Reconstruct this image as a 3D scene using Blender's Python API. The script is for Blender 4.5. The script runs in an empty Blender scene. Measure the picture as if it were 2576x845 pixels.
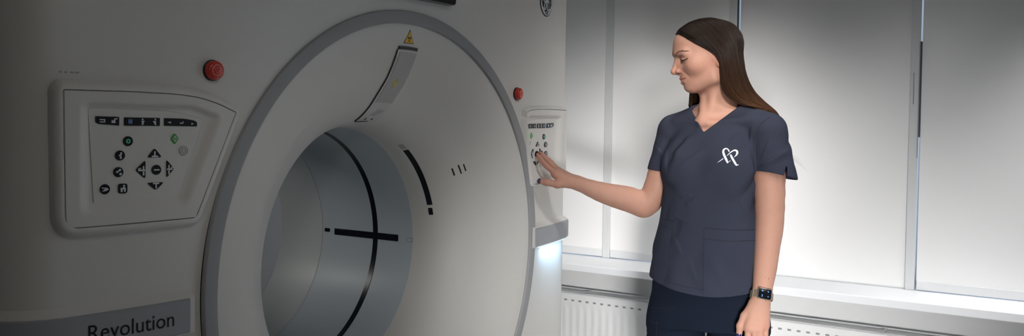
import bpy, math, random
import numpy as np
from mathutils import Vector
rnd = random.Random(7)
SC = bpy.context.scene
COL = SC.collection
PI = math.pi
FLOOR = 0.05

# ------------------------------------------------------------------ materials
MATS = {}
def mat(name, col, rough=0.5, metal=0.0, spec=0.5, coat=0.0, vary=0.04, scale=30.0, bump=0.0, bscale=200.0,
        sss=0.0, attr=None, emit=None, estr=0.0, transl=0.0):
    if name in MATS: return MATS[name]
    m = bpy.data.materials.new(name); m.use_nodes = True
    nt = m.node_tree; b = nt.nodes['Principled BSDF']
    b.inputs['Roughness'].default_value = rough
    b.inputs['Metallic'].default_value = metal
    b.inputs['Specular IOR Level'].default_value = spec
    b.inputs['Coat Weight'].default_value = coat
    tc = nt.nodes.new('ShaderNodeTexCoord')
    nz = nt.nodes.new('ShaderNodeTexNoise'); nz.inputs['Scale'].default_value = scale; nz.inputs['Detail'].default_value = 4
    nt.links.new(tc.outputs['Object'], nz.inputs['Vector'])
    mx = nt.nodes.new('ShaderNodeMix'); mx.data_type = 'RGBA'; mx.blend_type = 'MULTIPLY'
    mx.inputs['Factor'].default_value = 1.0
    rp = nt.nodes.new('ShaderNodeMapRange'); rp.inputs['To Min'].default_value = 1 - vary; rp.inputs['To Max'].default_value = 1 + vary
    nt.links.new(nz.outputs['Fac'], rp.inputs['Value'])
    cb = nt.nodes.new('ShaderNodeCombineColor')
    for k in range(3): nt.links.new(rp.outputs['Result'], cb.inputs[k])
    if attr:
        at = nt.nodes.new('ShaderNodeAttribute'); at.attribute_name = attr
        nt.links.new(at.outputs['Color'], mx.inputs[6])
    else:
        mx.inputs[6].default_value = (*col, 1)
    nt.links.new(cb.outputs['Color'], mx.inputs[7])
    nt.links.new(mx.outputs[2], b.inputs['Base Color'])
    if bump:
        n2 = nt.nodes.new('ShaderNodeTexNoise'); n2.inputs['Scale'].default_value = bscale; n2.inputs['Detail'].default_value = 3
        nt.links.new(tc.outputs['Object'], n2.inputs['Vector'])
        bp = nt.nodes.new('ShaderNodeBump'); bp.inputs['Strength'].default_value = bump; bp.inputs['Distance'].default_value = 0.002
        nt.links.new(n2.outputs['Fac'], bp.inputs['Height']); nt.links.new(bp.outputs['Normal'], b.inputs['Normal'])
    if sss:
        b.inputs['Subsurface Weight'].default_value = sss
        b.inputs['Subsurface Radius'].default_value = (1.0, 0.35, 0.2)
        b.inputs['Subsurface Scale'].default_value = 0.006
    if emit:
        b.inputs['Emission Color'].default_value = (*emit, 1); b.inputs['Emission Strength'].default_value = estr
    if transl:
        out = nt.nodes['Material Output']
        tr = nt.nodes.new('ShaderNodeBsdfTranslucent'); tr.inputs['Color'].default_value = (*col, 1)
        ms = nt.nodes.new('ShaderNodeMixShader'); ms.inputs['Fac'].default_value = transl
        nt.links.new(b.outputs['BSDF'], ms.inputs[1]); nt.links.new(tr.outputs['BSDF'], ms.inputs[2])
        nt.links.new(ms.outputs['Shader'], out.inputs['Surface'])
    MATS[name] = m
    return m

M_cover = mat('scanner_white', (0.74, 0.725, 0.69), 0.42, spec=0.35, vary=0.015, scale=6)
M_plate = mat('panel_white', (0.76, 0.745, 0.71), 0.4, spec=0.35, vary=0.015, scale=8)
M_face = mat('faceplate_white', (0.78, 0.765, 0.73), 0.35, spec=0.35, vary=0.01)
M_ring = mat('ring_grey', (0.36, 0.365, 0.372), 0.6, spec=0.2, vary=0.02)
M_band = mat('band_grey', (0.36, 0.375, 0.40), 0.45, vary=0.02)
M_liner = mat('bore_plastic', (0.53, 0.59, 0.63), 0.33, spec=0.30, vary=0.015, scale=5)
M_liner2 = mat('bore_plastic_far', (0.58, 0.61, 0.61), 0.3, spec=0.4, vary=0.015, scale=5)
M_glass = mat('laser_window_glass', (0.006, 0.008, 0.014), 0.25, spec=0.35, vary=0.1)
M_black = mat('button_black', (0.008, 0.009, 0.012), 0.35, vary=0.1)
M_icon = mat('icon_white', (0.75, 0.77, 0.80), 0.5)
M_iconb = mat('icon_blue', (0.25, 0.42, 0.75), 0.5)
M_icong = mat('icon_teal', (0.15, 0.75, 0.55), 0.5)
M_green = mat('button_green', (0.03, 0.42, 0.06), 0.4)
M_pale = mat('button_pale', (0.62, 0.61, 0.58), 0.45)
M_grey = mat('mark_grey', (0.42, 0.42, 0.41), 0.5)
M_line = mat('seam_dark', (0.06, 0.06, 0.06), 0.7)
M_red = mat('stop_red', (0.62, 0.035, 0.02), 0.28, spec=0.5, coat=0.3)
M_redmark = mat('stop_mark', (0.85, 0.30, 0.25), 0.5)
M_yellow = mat('warning_yellow', (0.85, 0.50, 0.02), 0.5)
M_sun = mat('sun_yellow', (0.75, 0.62, 0.06), 0.5)
M_strip = mat('camera_cover_grey', (0.50, 0.49, 0.48), 0.5, vary=0.02)
M_stripl = mat('camera_cover_light', (0.64, 0.635, 0.62), 0.4, vary=0.02)
M_screen = mat('display_black', (0.004, 0.004, 0.005), 0.15, spec=0.5)
M_dgrey = mat('display_edge_grey', (0.12, 0.12, 0.12), 0.4)

# ------------------------------------------------------------------ helpers
def tag(o, label=None, cat=None, group=None, kind=None):
    if label: o['label'] = label
    if cat: o['category'] = cat
    if group: o['group'] = group
    if kind: o['kind'] = kind
    return o
def empty(name, loc):
    o = bpy.data.objects.new(name, None); COL.objects.link(o); o.location = loc; o.empty_display_size = 0.1
    bpy.context.view_layer.update()
    return o
def world_off(p):
    v = Vector((0, 0, 0))
    while p is not None:
        v = v + p.location; p = p.parent
    return v
def mesh(name, V, F, m, parent=None, smooth=True, angle=None, mi=None):
    """V given in world coordinates; the object keeps the parent's origin."""
    me = bpy.data.meshes.new(name)
    V = np.asarray(V, dtype=float)
    off = world_off(parent)
    base = np.array(off)
    if parent is None and len(V):
        base = np.array([(V[:, 0].min() + V[:, 0].max()) / 2, (V[:, 1].min() + V[:, 1].max()) / 2, V[:, 2].min()])
    me.from_pydata((V - base).tolist(), [], [tuple(int(i) for i in f) for f in F])
    ms = m if isinstance(m, (list, tuple)) else [m]
    for q in ms: me.materials.append(q)
    if mi is not None: me.polygons.foreach_set('material_index', np.asarray(mi, dtype=np.int32))
    me.update()
    me.polygons.foreach_set('use_smooth', [bool(smooth)] * len(me.polygons))
    if smooth and angle is not None:
        try: me.set_sharp_from_angle(angle=math.radians(angle))
        except Exception: pass
    o = bpy.data.objects.new(name, me); COL.objects.link(o)
    if parent is not None: o.parent = parent
    else: o.location = base
    return o
class MB:
    def __init__(s): s.V = []; s.F = []
    def add(s, V, F):
        n = len(s.V); s.V += [tuple(v) for v in V]; s.F += [tuple(i + n for i in f) for f in F]; return s
    def box(s, x0, x1, y0, y1, z0, z1):
        x0, x1 = sorted((x0, x1)); y0, y1 = sorted((y0, y1)); z0, z1 = sorted((z0, z1))
        V = [(x0,y0,z0),(x1,y0,z0),(x1,y1,z0),(x0,y1,z0),(x0,y0,z1),(x1,y0,z1),(x1,y1,z1),(x0,y1,z1)]
        return s.add(V, [(0,3,2,1),(4,5,6,7),(0,1,5,4),(1,2,6,5),(2,3,7,6),(3,0,4,7)])
    def bbox(s, x0, x1, y0, y1, z0, z1, r=0.004):
        """box with all edges chamfered"""
        import bmesh
        bm = bmesh.new(); t = MB().box(x0, x1, y0, y1, z0, z1)
        vs = [bm.verts.new(v) for v in t.V]
        for f in t.F: bm.faces.new([vs[i] for i in f])
        bmesh.ops.bevel(bm, geom=bm.edges[:], offset=r, segments=2, profile=0.5, affect='EDGES')
        bm.verts.index_update()
        s.add([v.co[:] for v in bm.verts], [tuple(v.index for v in f.verts) for f in bm.faces]); bm.free()
        return s
    def tube(s, pts, rad, n=8, cap=True):
        pts = [Vector(p) for p in pts]
        if not hasattr(rad, '__len__'): rad = [rad] * len(pts)
        V = []; F = []
        up = Vector((0.3, 0.2, 1)).normalized()
        for i, p in enumerate(pts):
            d = (pts[min(i + 1, len(pts) - 1)] - pts[max(i - 1, 0)]).normalized()
            a = d.cross(up)
            if a.length < 1e-4: a = d.cross(Vector((1, 0, 0)))
            a.normalize(); b = d.cross(a)
            for k in range(n):
                t = 2 * PI * k / n
                V.append(p + (a * math.cos(t) + b * math.sin(t)) * rad[i])
        for i in range(len(pts) - 1):
            for k in range(n):
                F.append((i*n+k, i*n+(k+1) % n, (i+1)*n+(k+1) % n, (i+1)*n+k))
        if cap:
            F.append(tuple(range(n - 1, -1, -1))); F.append(tuple(range((len(pts)-1)*n, len(pts)*n)))
        return s.add([v[:] for v in V], F)
    def build(s, name, m, parent=None, smooth=False, angle=None): return mesh(name, s.V, s.F, m, parent, smooth, angle)

def lathe(prof, n=160, a0=0.0, a1=2*PI):
    """revolve (r, y) about the bore axis"""
    closed = abs(a1 - a0 - 2*PI) < 1e-6
    N = n if closed else n + 1
    V = []; F = []
    for (r, y) in prof:
        for k in range(N):
            t = a0 + (a1 - a0) * k / n
            V.append((GX + r*math.cos(t), y, GZ + r*math.sin(t)))
    for i in range(len(prof) - 1):
        for k in range(n):
            k2 = (k + 1) % N
            F.append((i*N+k, i*N+k2, (i+1)*N+k2, (i+1)*N+k))
    return V, F

# ------------------------------------------------------------------ the scanner's surfaces
GX, GZ, GY = 1.7584, 1.050, 1.4
A1 = 0.885; S1 = 2*0.216*(A1-0.45); PH1 = math.atan(S1); CR = 0.105
def ybow(a):
    a = abs(a)
    return GY + 0.216*max(0.0, a-0.45)**2
def plan(s):
    """front cover outline: arc parameter s -> (a, y, outward normal)"""
    sg = 1 if s >= 0 else -1; t = abs(s)
    if t <= A1:
        sl = 2*0.216*max(0.0, t-0.45); n = math.hypot(1, sl)
        return sg*t, ybow(t), (sg*sl/n, -1/n)
    q = t - A1; L = CR*(PI/2-PH1)
    if q <= L:
        ph = PH1 + q/CR
        a = A1 + CR*(math.sin(ph)-math.sin(PH1)); y = ybow(A1) + CR*(math.cos(PH1)-math.cos(ph))
        return sg*a, y, (sg*math.sin(ph), -math.cos(ph))
    a = A1 + CR*(1-math.sin(PH1)); y = ybow(A1) + CR*math.cos(PH1) + (q-L)
    return sg*a, y, (sg*1.0, 0.0)
def SP(s, z, h=0.0):
    a, y, n = plan(s)
    return (GX + a + n[0]*h, y + n[1]*h, z)
FPROF = [(.600,1.4005),(.585,1.4005),(.57,1.4015),(.5363,1.409),(.50,1.4245),(.464,1.444),(.431,1.470),(.396,1.4975),(.370,1.526),(.352,1.556),(.3425,1.582),(.338,1.610),(.3369,1.65)]
def _smooth_prof(P, n=70):
    P = np.array(P); d = np.r_[0, np.cumsum(np.hypot(*np.diff(P, axis=0).T))]
    t = np.linspace(0, d[-1], n); Q = np.c_[np.interp(t, d, P[:, 0]), np.interp(t, d, P[:, 1])]
    for _ in range(6): Q[1:-1] = 0.25*Q[:-2] + 0.5*Q[1:-1] + 0.25*Q[2:]
    return Q
FQ = _smooth_prof(FPROF)
def FP(r, ang, h=0.0):
    """point on the flared funnel, h above it"""
    y = float(np.interp(r, FQ[::-1, 0], FQ[::-1, 1])); e = 0.002
    sl = (float(np.interp(r+e, FQ[::-1, 0], FQ[::-1, 1])) - float(np.interp(r-e, FQ[::-1, 0], FQ[::-1, 1])))/(2*e)
    n = math.hypot(1, sl); nr, ny = sl/n, -1/n
    rr = r + nr*h
    return (GX + rr*math.cos(ang), y + ny*h, GZ + rr*math.sin(ang))
RB = 0.3369
def BP(ang, y, h=0.0):
    return (GX + (RB-h)*math.cos(ang), y, GZ + (RB-h)*math.sin(ang))

def patch(fn, poly_uv, h0, h1, inset=0.0, fine=None):
    """a raised flat-topped piece on a surface: poly in (u,v); fn(u,v,h)"""
    n = len(poly_uv)
    cu = sum(p[0] for p in poly_uv)/n; cv = sum(p[1] for p in poly_uv)/n
    V = [fn(u, v, h0) for u, v in poly_uv]
    k = 1 - inset
    V += [fn(u, v, h1 - (h1-h0)*0.35) for u, v in poly_uv]
    V += [fn(cu + (u-cu)*k, cv + (v-cv)*k, h1) for u, v in poly_uv]
    V.append(fn(cu, cv, h1))
    F = []
    for j in range(2):
        for i in range(n): F.append((j*n+i, j*n+(i+1) % n, (j+1)*n+(i+1) % n, (j+1)*n+i))
    for i in range(n): F.append((2*n+i, 2*n+(i+1) % n, 3*n))
    return V, F
def circ(u, v, ru, rv=None, n=28):
    rv = rv or ru
    return [(u + ru*math.cos(2*PI*k/n), v + rv*math.sin(2*PI*k/n)) for k in range(n)]
def rpoly(pts, r, n=5):
    """polygon with rounded corners"""
    out = []; N = len(pts)
    for i in range(N):
        p0, p1, p2 = Vector(pts[i-1]), Vector(pts[i]), Vector(pts[(i+1) % N])
        d0 = (p0-p1); d2 = (p2-p1)
        rr = r[i] if hasattr(r, '__len__') else r
        q = min(rr, 0.45*d0.length, 0.45*d2.length)
        a = p1 + d0.normalized()*q; b = p1 + d2.normalized()*q
        for k in range(n+1):
            t = k/n
            out.append(tuple((a*(1-t)**2 + p1*2*t*(1-t) + b*t*t)))
    return out
def stroke(fn, pts, w, h, closed=False):
    """a thin flat line on a surface"""
    P = [Vector(p) for p in pts]; n = len(P); V = []; F = []
    for i in range(n):
        if closed: d = P[(i+1) % n] - P[i-1]
        else: d = P[min(i+1, n-1)] - P[max(i-1, 0)]
        d.normalize(); q = Vector((-d.y, d.x))
        ww = w[i] if hasattr(w, '__len__') else w
        for sg, hh in ((-1, 0), (-1, h), (1, h), (1, 0)):
            p = P[i] + q*(sg*ww/2); V.append(fn(p.x, p.y, hh))
    m = n if closed else n-1
    for i in range(m):
        j = (i+1) % n
        for k in range(3): F.append((i*4+k, i*4+k+1, j*4+k+1, j*4+k))
    return V, F
# ------------------------------------------------------------------ scanner
scanner = empty('ct_scanner', (GX, 1.9, FLOOR))
tag(scanner, 'large white and grey ring-shaped CT scanner filling the left of the room', 'scanner')
ZB, ZT = FLOOR+0.03, 2.06
def front_cover():
    H = 0.68; N = 68; cell = 2*H/N
    ss = [-A1-CR*(PI/2-PH1)-0.62]
    L = CR*(PI/2-PH1)
    ss = [-A1-L-0.66, -A1-L-0.3, -A1-L-0.05] + [-A1-L+L*k/10 for k in range(10)] + [-A1 + (A1-H)*k/6 for k in range(6)]
    left = ss; mid = [-H + cell*k for k in range(N+1)]
    S = left + mid + [-x for x in left[::-1]]
    zm = [GZ - H + cell*k for k in range(N+1)]
    Z = [ZB + (zm[0]-ZB)*k/6 for k in range(6)] + zm + [zm[-1] + (ZT-zm[-1])*(k+1)/6 for k in range(6)]
    V = []; idx = {}
    i0, j0 = len(left), 6
    for i, s in enumerate(S):
        for j, z in enumerate(Z):
            if i0 < i < i0+N and j0 < j < j0+N: continue
            idx[(i, j)] = len(V); V.append(SP(s, z))
    F = []
    for i in range(len(S)-1):
        for j in range(len(Z)-1):
            q = [(i, j), (i+1, j), (i+1, j+1), (i, j+1)]
            if i0 <= i < i0+N and j0 <= j < j0+N: continue
            F.append([idx[t] for t in q])
    loop = [(i0+k, j0) for k in range(N)] + [(i0+N, j0+k) for k in range(N)] + [(i0+N-k, j0+N) for k in range(N)] + [(i0, j0+N-k) for k in range(N)]
    R = 0.6313; prev = [idx[t] for t in loop]
    base = [(S[t[0]], Z[t[1]]) for t in loop]
    M = 6
    for m in range(1, M+1):
        cur = []
        for (s, z) in base:
            a = math.atan2(z-GZ, s); f = m/M
            u = s*(1-f) + R*math.cos(a)*f; w = z*(1-f) + (GZ + R*math.sin(a))*f
            cur.append(len(V)); V.append(SP(u, w))
        n = len(cur)
        for k in range(n): F.append((prev[k], prev[(k+1) % n], cur[(k+1) % n], cur[k]))
        prev = cur
    # lid over the top and the rear cover
    tl = [idx[(i, len(Z)-1)] for i in range(len(S))]
    return V, F, tl
V, F, tl = front_cover()
ntop = len(V)
F.append(tuple(tl))
mesh('front_cover', V, F, M_cover, scanner, True, 40)
yb = plan(9.0)[1]
Lc = CR*(PI/2-PH1); yend = plan(A1+Lc+0.66)[1]; aend = plan(A1+Lc+0.66)[0]
rb = MB()
# rear cover with the bore's exit hole
N = 96; VV = []; FF = []
for k in range(N):
    t = 2*PI*k/N; c, s_ = math.cos(t), math.sin(t)
    q = min(aend/abs(c) if abs(c) > 1e-6 else 9, ((ZT-GZ) if s_ > 0 else (GZ-ZB))/abs(s_) if abs(s_) > 1e-6 else 9)
    VV += [(GX+RB*c, yend, GZ+RB*s_), (GX+q*c, yend, GZ+q*s_)]
for k in range(N): FF.append((2*k, 2*k+1, (2*((k+1) % N))+1, 2*((k+1) % N)))
mesh('rear_cover', VV, FF, M_cover, scanner, False)
MB().bbox(GX-0.8, GX+0.8, GY+0.12, yend-0.05, FLOOR, ZB+0.01).build('base_plinth', M_dgrey, scanner)
# grey ring, funnel, bore
V, F = lathe([(.6318,1.4035),(.6318,1.3955),(.6300,1.3932),(.6275,1.3925),(.6040,1.3925),(.6010,1.3934),(.5995,1.3955),(.5995,1.403)], 220)
mesh('ring_trim', V, F, M_ring, scanner, True, 35)
V, F = lathe([tuple(p) for p in FQ], 200)
mesh('funnel_cover', V, F, M_cover, scanner, True)
YS = 2.0184
V, F = lathe([(RB, 1.650), (RB, 1.72), (RB, 1.7865), (RB+.0012, 1.787), (RB+.0012, 1.8055), (RB, 1.806), (RB, 1.9), (RB, YS-.002), (RB+.003, YS-.0005)], 200)
liner = mesh('bore_liner', V, F, M_liner, scanner, True, 50)
V, F = lathe([(RB+.003, YS+.0005), (RB, YS+.002), (RB, 2.1), (RB, 2.2), (RB, yend)], 200)
mesh('bore_rear_liner', V, F, M_liner2, scanner, True, 50)
V, F = lathe([(RB+.0005, YS-.0018), (RB+.0005, YS+.0018)], 200)
mesh('bore_seam', V, F, M_grey, liner, True)
V, F = lathe([(RB+.001, 1.7868), (RB-.0012, 1.7875), (RB-.0012, 1.8050), (RB+.001, 1.8057)], 200)
mesh('laser_ring_window', V, F, M_glass, scanner, True, 50)
def bore_bar(name, y0, y1, d0, d1, m, parent, h=0.002, r=0.004):
    n = 8; ra = r/RB
    pts = rpoly([(math.radians(d0), y0), (math.radians(d1), y0), (math.radians(d1), y1), (math.radians(d0), y1)], 0.003, 4)
    V, F = patch(BP, pts, 0, h, 0.03); return mesh(name, V, F, m, parent, True, 40)
bore_bar('laser_bar_window', 1.7055, 1.9662, -2.2, 1.25, M_glass, scanner)
bore_bar('bore_marker', 1.9870, 2.0080, -1.05, 0.9, M_glass, scanner)
mk = bore_bar('bore_marker', 1.6490, 1.6730, -1.9, 0.35, M_band, scanner, 0.0012); tag(mk, 'pale grey outlined marker at the bore rim')
bore_bar('marker_face', 1.6518, 1.6702, -1.55, 0.0, M_liner, mk, 0.0018)
# arc of dark windows beside the bore rim
def fun_arc(name, r0, r1, d0, d1, m, parent, h=0.0015, n=24):
    V = []; F = []
    for k in range(n+1):
        t = math.radians(d0 + (d1-d0)*k/n)
        V += [FP(r0, t, -.001), FP(r0, t, h), FP(r1, t, h), FP(r1, t, -.001)]
    for k in range(n):
        for j in range(3): F.append((4*k+j, 4*k+j+1, 4*k+5+j, 4*k+4+j))
    F += [(0, 1, 2, 3), (4*n+3, 4*n+2, 4*n+1, 4*n)]
    return mesh(name, V, F, m, parent, True, 40)
fun_arc('light_arc', .3420, .3466, 52.3, 18.3, M_glass, scanner)
fun_arc('arc_end_marker', .3420, .3462, 57.0, 53.5, M_grey, scanner)
fun_arc('arc_end_marker', .3422, .3458, 16.6, 13.1, M_glass, scanner)
for r0, d0, d1 in ((.3935, 30.2, 33.8), (.4092, 29.8, 34.0), (.4212, 30.1, 33.3)):
    fun_arc('intercom_slot', r0-.0016, r0+.0016, d0, d1, M_black, scanner, 0.0008, 6)
# camera cover strip above the bore
def FS(a, r, h=0.0):
    ang = PI/2 - math.asin(a/r)
    return FP(r, ang, h)
def strip(name, r0, r1, a0, a1, m, parent, h=0.004, nr=26, na=6):
    V = []; F = []
    for i in range(nr+1):
        r = r0 + (r1-r0)*i/nr
        row = [FS(a0, r, -.002)] + [FS(a0 + (a1-a0)*j/na, r, h) for j in range(na+1)] + [FS(a1, r, -.002)]
        V += row
    n = na+3
    for i in range(nr):
        for j in range(n-1): F.append((i*n+j, i*n+j+1, (i+1)*n+j+1, (i+1)*n+j))
    F.append(tuple(range(n))); F.append(tuple((nr)*n + j for j in range(n-1, -1, -1)))
    return mesh(name, V, F, m, parent, True, 40)
cov = strip('camera_cover', .357, .5365, -.0385, .038, M_stripl, scanner, .0035)
strip('grey_insert', .405, .530, -.030, .037, M_strip, cov, .0048)
strip('camera_slot', .5355, .5440, -.036, .038, M_black, cov, .0035, 3)
V, F = stroke(lambda a, r, h: FS(a, r, h), [(-.0392, .357 + (.5365-.357)*k/20) for k in range(21)], .0008, .0040)
mesh('cover_gap', V, F, M_line, cov, False)
V, F = stroke(lambda a, r, h: FS(a, r, h), [(-.0385, .3565), (.012, .3565)], .0012, .004)
mesh('cover_gap', V, F, M_line, cov, False)
for a in (-.0105, .015):
    V, F = patch(FS, circ(a, .3625, .0024), 0.003, .0042); mesh('screw', V, F, M_black, cov, False)
V, F = patch(FS, rpoly([(-.012, .372), (.010, .370), (.030, .385), (.006, .388)], .002), 0.003, .0041); mesh('camera_lens_window', V, F, M_strip, cov, False)
# sun mark
sv = MB()
cu, cv = 0.0, .454
sv.add(*patch(FS, circ(cu, cv, .0042, .0048, 16), .0045, .0054))
for k in range(10):
    t = 2*PI*k/10
    p0 = (cu + .0058*math.cos(t), cv + .0066*math.sin(t)); p1 = (cu + .0095*math.cos(t), cv + .0115*math.sin(t))
    sv.add(*stroke(FS, [p0, p1], .0018, .0054))
sv.build('sun_mark', M_sun, cov)
# radiation warning triangle above the cover
tri = [(-.0205, .5515), (.0205, .5515), (0.0, .5865)]
w = MB().add(*patch(FS, rpoly(tri, .002), -.001, .0009)).build('warning_sticker', M_black, scanner)
ci = (0, .5632); t2 = [(ci[0] + (p[0]-ci[0])*.86, ci[1] + (p[1]-ci[1])*.86) for p in tri]
MB().add(*patch(FS, rpoly(t2, .002), .0005, .0013)).build('yellow_field', M_yellow, w)
tf = MB(); c0 = (0.0, .5625)
tf.add(*patch(FS, circ(*c0, .0014, None, 12), .001, .0018))
for a0 in (60, 180+0, 300):
    a0 = {60: 35, 180: 145, 300: 270}[a0]
    pts = [(c0[0] + r*math.cos(math.radians(a0+d)), c0[1] + r*math.sin(math.radians(a0+d))) for r, d in ((.0022, -25), (.0066, -28), (.0068, -10), (.0068, 10), (.0066, 28), (.0022, 25))]
    tf.add(*patch(FS, pts, .001, .0018))
tf.build('trefoil', M_black, w)

# control panels ------------------------------------------------------
def control_panel(sg):
    """sg = -1: the near (left) one; +1: the far one, a mirror image"""
    GS = ([0, .2, .34, .41, .634, .78, 1], [0, .012, .115, .215, .42, .60, 1])
    def X(a, z):
        if sg < 0: return a
        k = (1.4195-z)/(1.4195-1.2180); uR = .5637 + .0887*k; aR = .552 + .048*k
        q = (-a-uR)/(.8926-uR)
        q = float(np.interp(q, *GS)) if 0 <= q <= 1 else q
        return aR + (.868-aR)*q
    dz = 0.0 if sg < 0 else -0.005
    fn = lambda u, v, h=0.0: SP(X(u, v), v+dz, h)
    OUT = [(-.8926,1.4531),(-.7784,1.4536),(-.6947,1.4520),(-.6449,1.4468),(-.6054,1.4364),(-.5637,1.4195),(-.6524,1.2180),(-.7994,1.2168),(-.8895,1.2170)]
    rr = [.004,.02,.02,.02,.02,.003,.010,.02,.022]
    out = rpoly(OUT, rr, 5)
    cx = sum(p[0] for p in out)/len(out); cz = sum(p[1] for p in out)/len(out)
    def offs(d):
        n = len(out); res = []
        for i in range(n):
            p = Vector(out[i]); t = Vector(out[(i+1) % n]) - Vector(out[i-1])
            if t.length < 1e-9: t = Vector((1, 0))
            t.normalize(); q = Vector((-t.y, t.x))
            if q.dot(p - Vector((cx, cz))) < 0: q = -q
            res.append(tuple(p + q*d))
        return res
    FL = 1.0 if sg < 0 else .62
    p = empty('control_panel', (GX + (-.73 if sg < 0 else .7), GY, 1.33)); p.parent = scanner
    p.location = Vector(p.location) - world_off(scanner)
    rings = [(.020*FL, -.004), (.017*FL, .004), (.0125*FL, .013), (.008*FL, .018), (.0025, .0195), (.0004, .0190), (0.0, .0165), (-.0015, .0165), (-.002, .0185)]
    V = []; F = []; n = len(out)
    for d, h in rings:
        V += [fn(u, v, h) for u, v in offs(d)]
    for j in range(len(rings)-1):
        for i in range(n): F.append((j*n+i, j*n+(i+1) % n, (j+1)*n+(i+1) % n, (j+1)*n+i))
    mesh('housing', V, F, M_plate, p, True, 60)
    V, F = stroke(fn, out, .0013, .0172, True); mesh('gap_line', V, F, M_line, p, False)
    # inner plate: a Coons patch with a scooped recess
    TL, TP, BR, BL = Vector((-.8906,1.4512)), Vector((-.5657,1.4190)), Vector((-.6537,1.2196)), Vector((-.8880,1.2185))
    top = [(-.8906,1.4512),(-.7784,1.4517),(-.6947,1.4501),(-.6449,1.4449),(-.6054,1.4346),(-.5657,1.4190)]
    ts = np.array([q[0] for q in top]); tz = np.array([q[1] for q in top])
    NU, NV = 110, 90
    ssf = lambda x: (lambda t: t*t*(3-2*t))(min(1.0, max(0.0, x)))
    V = []; F = []
    def hrec(a, z):
        zt = float(np.interp(a, [-.87,-.66,-.60,-.585], [1.4345,1.4345,1.4160,1.404]))
        al = -.868; ar = -.597 + (z-1.41)*0.42
        s = ssf((zt-z)/.014)*ssf((a-al)/.022)*ssf((ar-a)/.020)*ssf((z-1.232)/.030)
        return .0188 - .0125*s
    for i in range(NU+1):
        u = i/NU
        ta = -.8906 + (.8906-.5657)*u; tp = Vector((ta, float(np.interp(ta, ts, tz))))
        bp = BL*(1-u) + BR*u
        for j in range(NV+1):
            q = bp*(1-j/NV) + tp*(j/NV)
            if 0 < u < 1 and 0 < j < NV: pass
            V.append(fn(q.x, q.y, hrec(q.x, q.y)))
    for i in range(NU):
        for j in range(NV): F.append((i*(NV+1)+j, (i+1)*(NV+1)+j, (i+1)*(NV+1)+j+1, i*(NV+1)+j+1))
    mesh('inner_plate', V, F, M_plate, p, True)
    fp = rpoly([(-.8496,1.4224),(-.7700,1.4215),(-.6931,1.4195),(-.6303,1.4053),(-.6844,1.2534),(-.8396,1.2533)], [.004,.02,.03,.006,.004,.004], 5)
    V, F = patch(fn, fp, .0052, .0078, .004); mesh('faceplate', V, F, M_face, p, False)
    V, F = stroke(fn, fp, .0010, .0071, True); mesh('faceplate_seam', V, F, M_grey, p, False)
    HB = .0076
    def icon(parent, shapes, m, h=HB+.0024):
        b = MB()
        for sh in shapes:
            if sh[0] == 'c': b.add(*patch(fn, circ(sh[1], sh[2], sh[3], None, 12), h-.001, h))
            elif sh[0] == 'p': b.add(*patch(fn, sh[1], h-.001, h))
            elif sh[0] == 'r':
                _, u, v, w, hh, rot = sh
                c, s = math.cos(rot), math.sin(rot)
                b.add(*patch(fn, [(u + x*c - y*s, v + x*s + y*c) for x, y in ((-w/2, -hh/2), (w/2, -hh/2), (w/2, hh/2), (-w/2, hh/2))], h-.001, h))
        parent.add(b.V, b.F, m)
    btns = []
    class Btn:
        def __init__(s, nm): s.nm = nm; s.V = []; s.F = []; s.mi = []; s.ms = []; s.lab = None
        def add(s, V, F, m):
            if m not in s.ms: s.ms.append(m)
            n = len(s.V); s.V += list(V); s.F += [tuple(i+n for i in f) for f in F]; s.mi += [s.ms.index(m)]*len(F)
    def button(poly, m=M_black, nm='button', h=.002):
        V, F = patch(fn, poly, HB-.001, HB+h, .05); b = Btn(nm); b.add(V, F, m); btns.append(b); return b
    # top row of three black keys
    b1 = button(rpoly([(-.8376,1.4089),(-.7963,1.4080),(-.7963,1.3925),(-.8329,1.3955),(-.8376,1.3985)], .002), nm='key_bar')
    icon(b1, [('r',-.8265,1.4030,.008,.0018,0),('r',-.8265,1.3988,.008,.0018,0),('r',-.8222,1.4010,.0018,.0058,0),('p',[(-.8315,1.4030),(-.8288,1.4046),(-.8288,1.4014)])], M_icon)
    icon(b1, [('r',-.8070,1.3995,.0068,.0050,0),('r',-.8025,1.4045,.0052,.0020,.2),('r',-.8050,1.4030,.0018,.0036,0)], M_icon)
    b2 = button(rpoly([(-.7878,1.4074),(-.7207,1.4070),(-.7207,1.3921),(-.7878,1.3925)], .002), nm='key_bar')
    icon(b2, [('r',-.7795,1.4,.0016,.0082,0),('r',-.7768,1.4,.0012,.0082,0),('r',-.7743,1.4,.0016,.0082,0),('r',-.7768,1.4,.006,.0014,0)], M_iconb)
    icon(b2, [('c',-.7545,1.4040,.0017),('r',-.7545,1.3985,.0030,.0060,.3),('c',-.7522,1.4003,.0014),('c',-.7548,1.3953,.0016)], M_icon)
    icon(b2, [('c',-.7305,1.4040,.0017),('r',-.7310,1.3985,.0030,.0055,-.4),('c',-.7335,1.4000,.0014),('c',-.7300,1.3952,.0016)], M_icon)
    b3 = button(rpoly([(-.7129,1.4068),(-.6720,1.4062),(-.6510,1.4028),(-.6449,1.4000),(-.6449,1.3915),(-.7129,1.3925)], [.002,.01,.004,.003,.002,.002]), nm='key_bar')
    icon(b3, [('p',[(-.7065,1.3988),(-.7000,1.4008),(-.7000,1.3968)])], M_icon)
    icon(b3, [('p',[(-.6825,1.3975),(-.6795,1.3992),(-.6795,1.3958)]),('r',-.6775,1.3975,.004,.0016,0),('r',-.6755,1.3990,.0016,.0040,0)], M_icon)
    icon(b3, [('p',[(-.6525,1.3965),(-.6580,1.3983),(-.6580,1.3947)])], M_icon)
    R = .0089
    def rbtn(u, v): return button(circ(u, v, R))
    b = rbtn(-.7805,1.3648)
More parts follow.
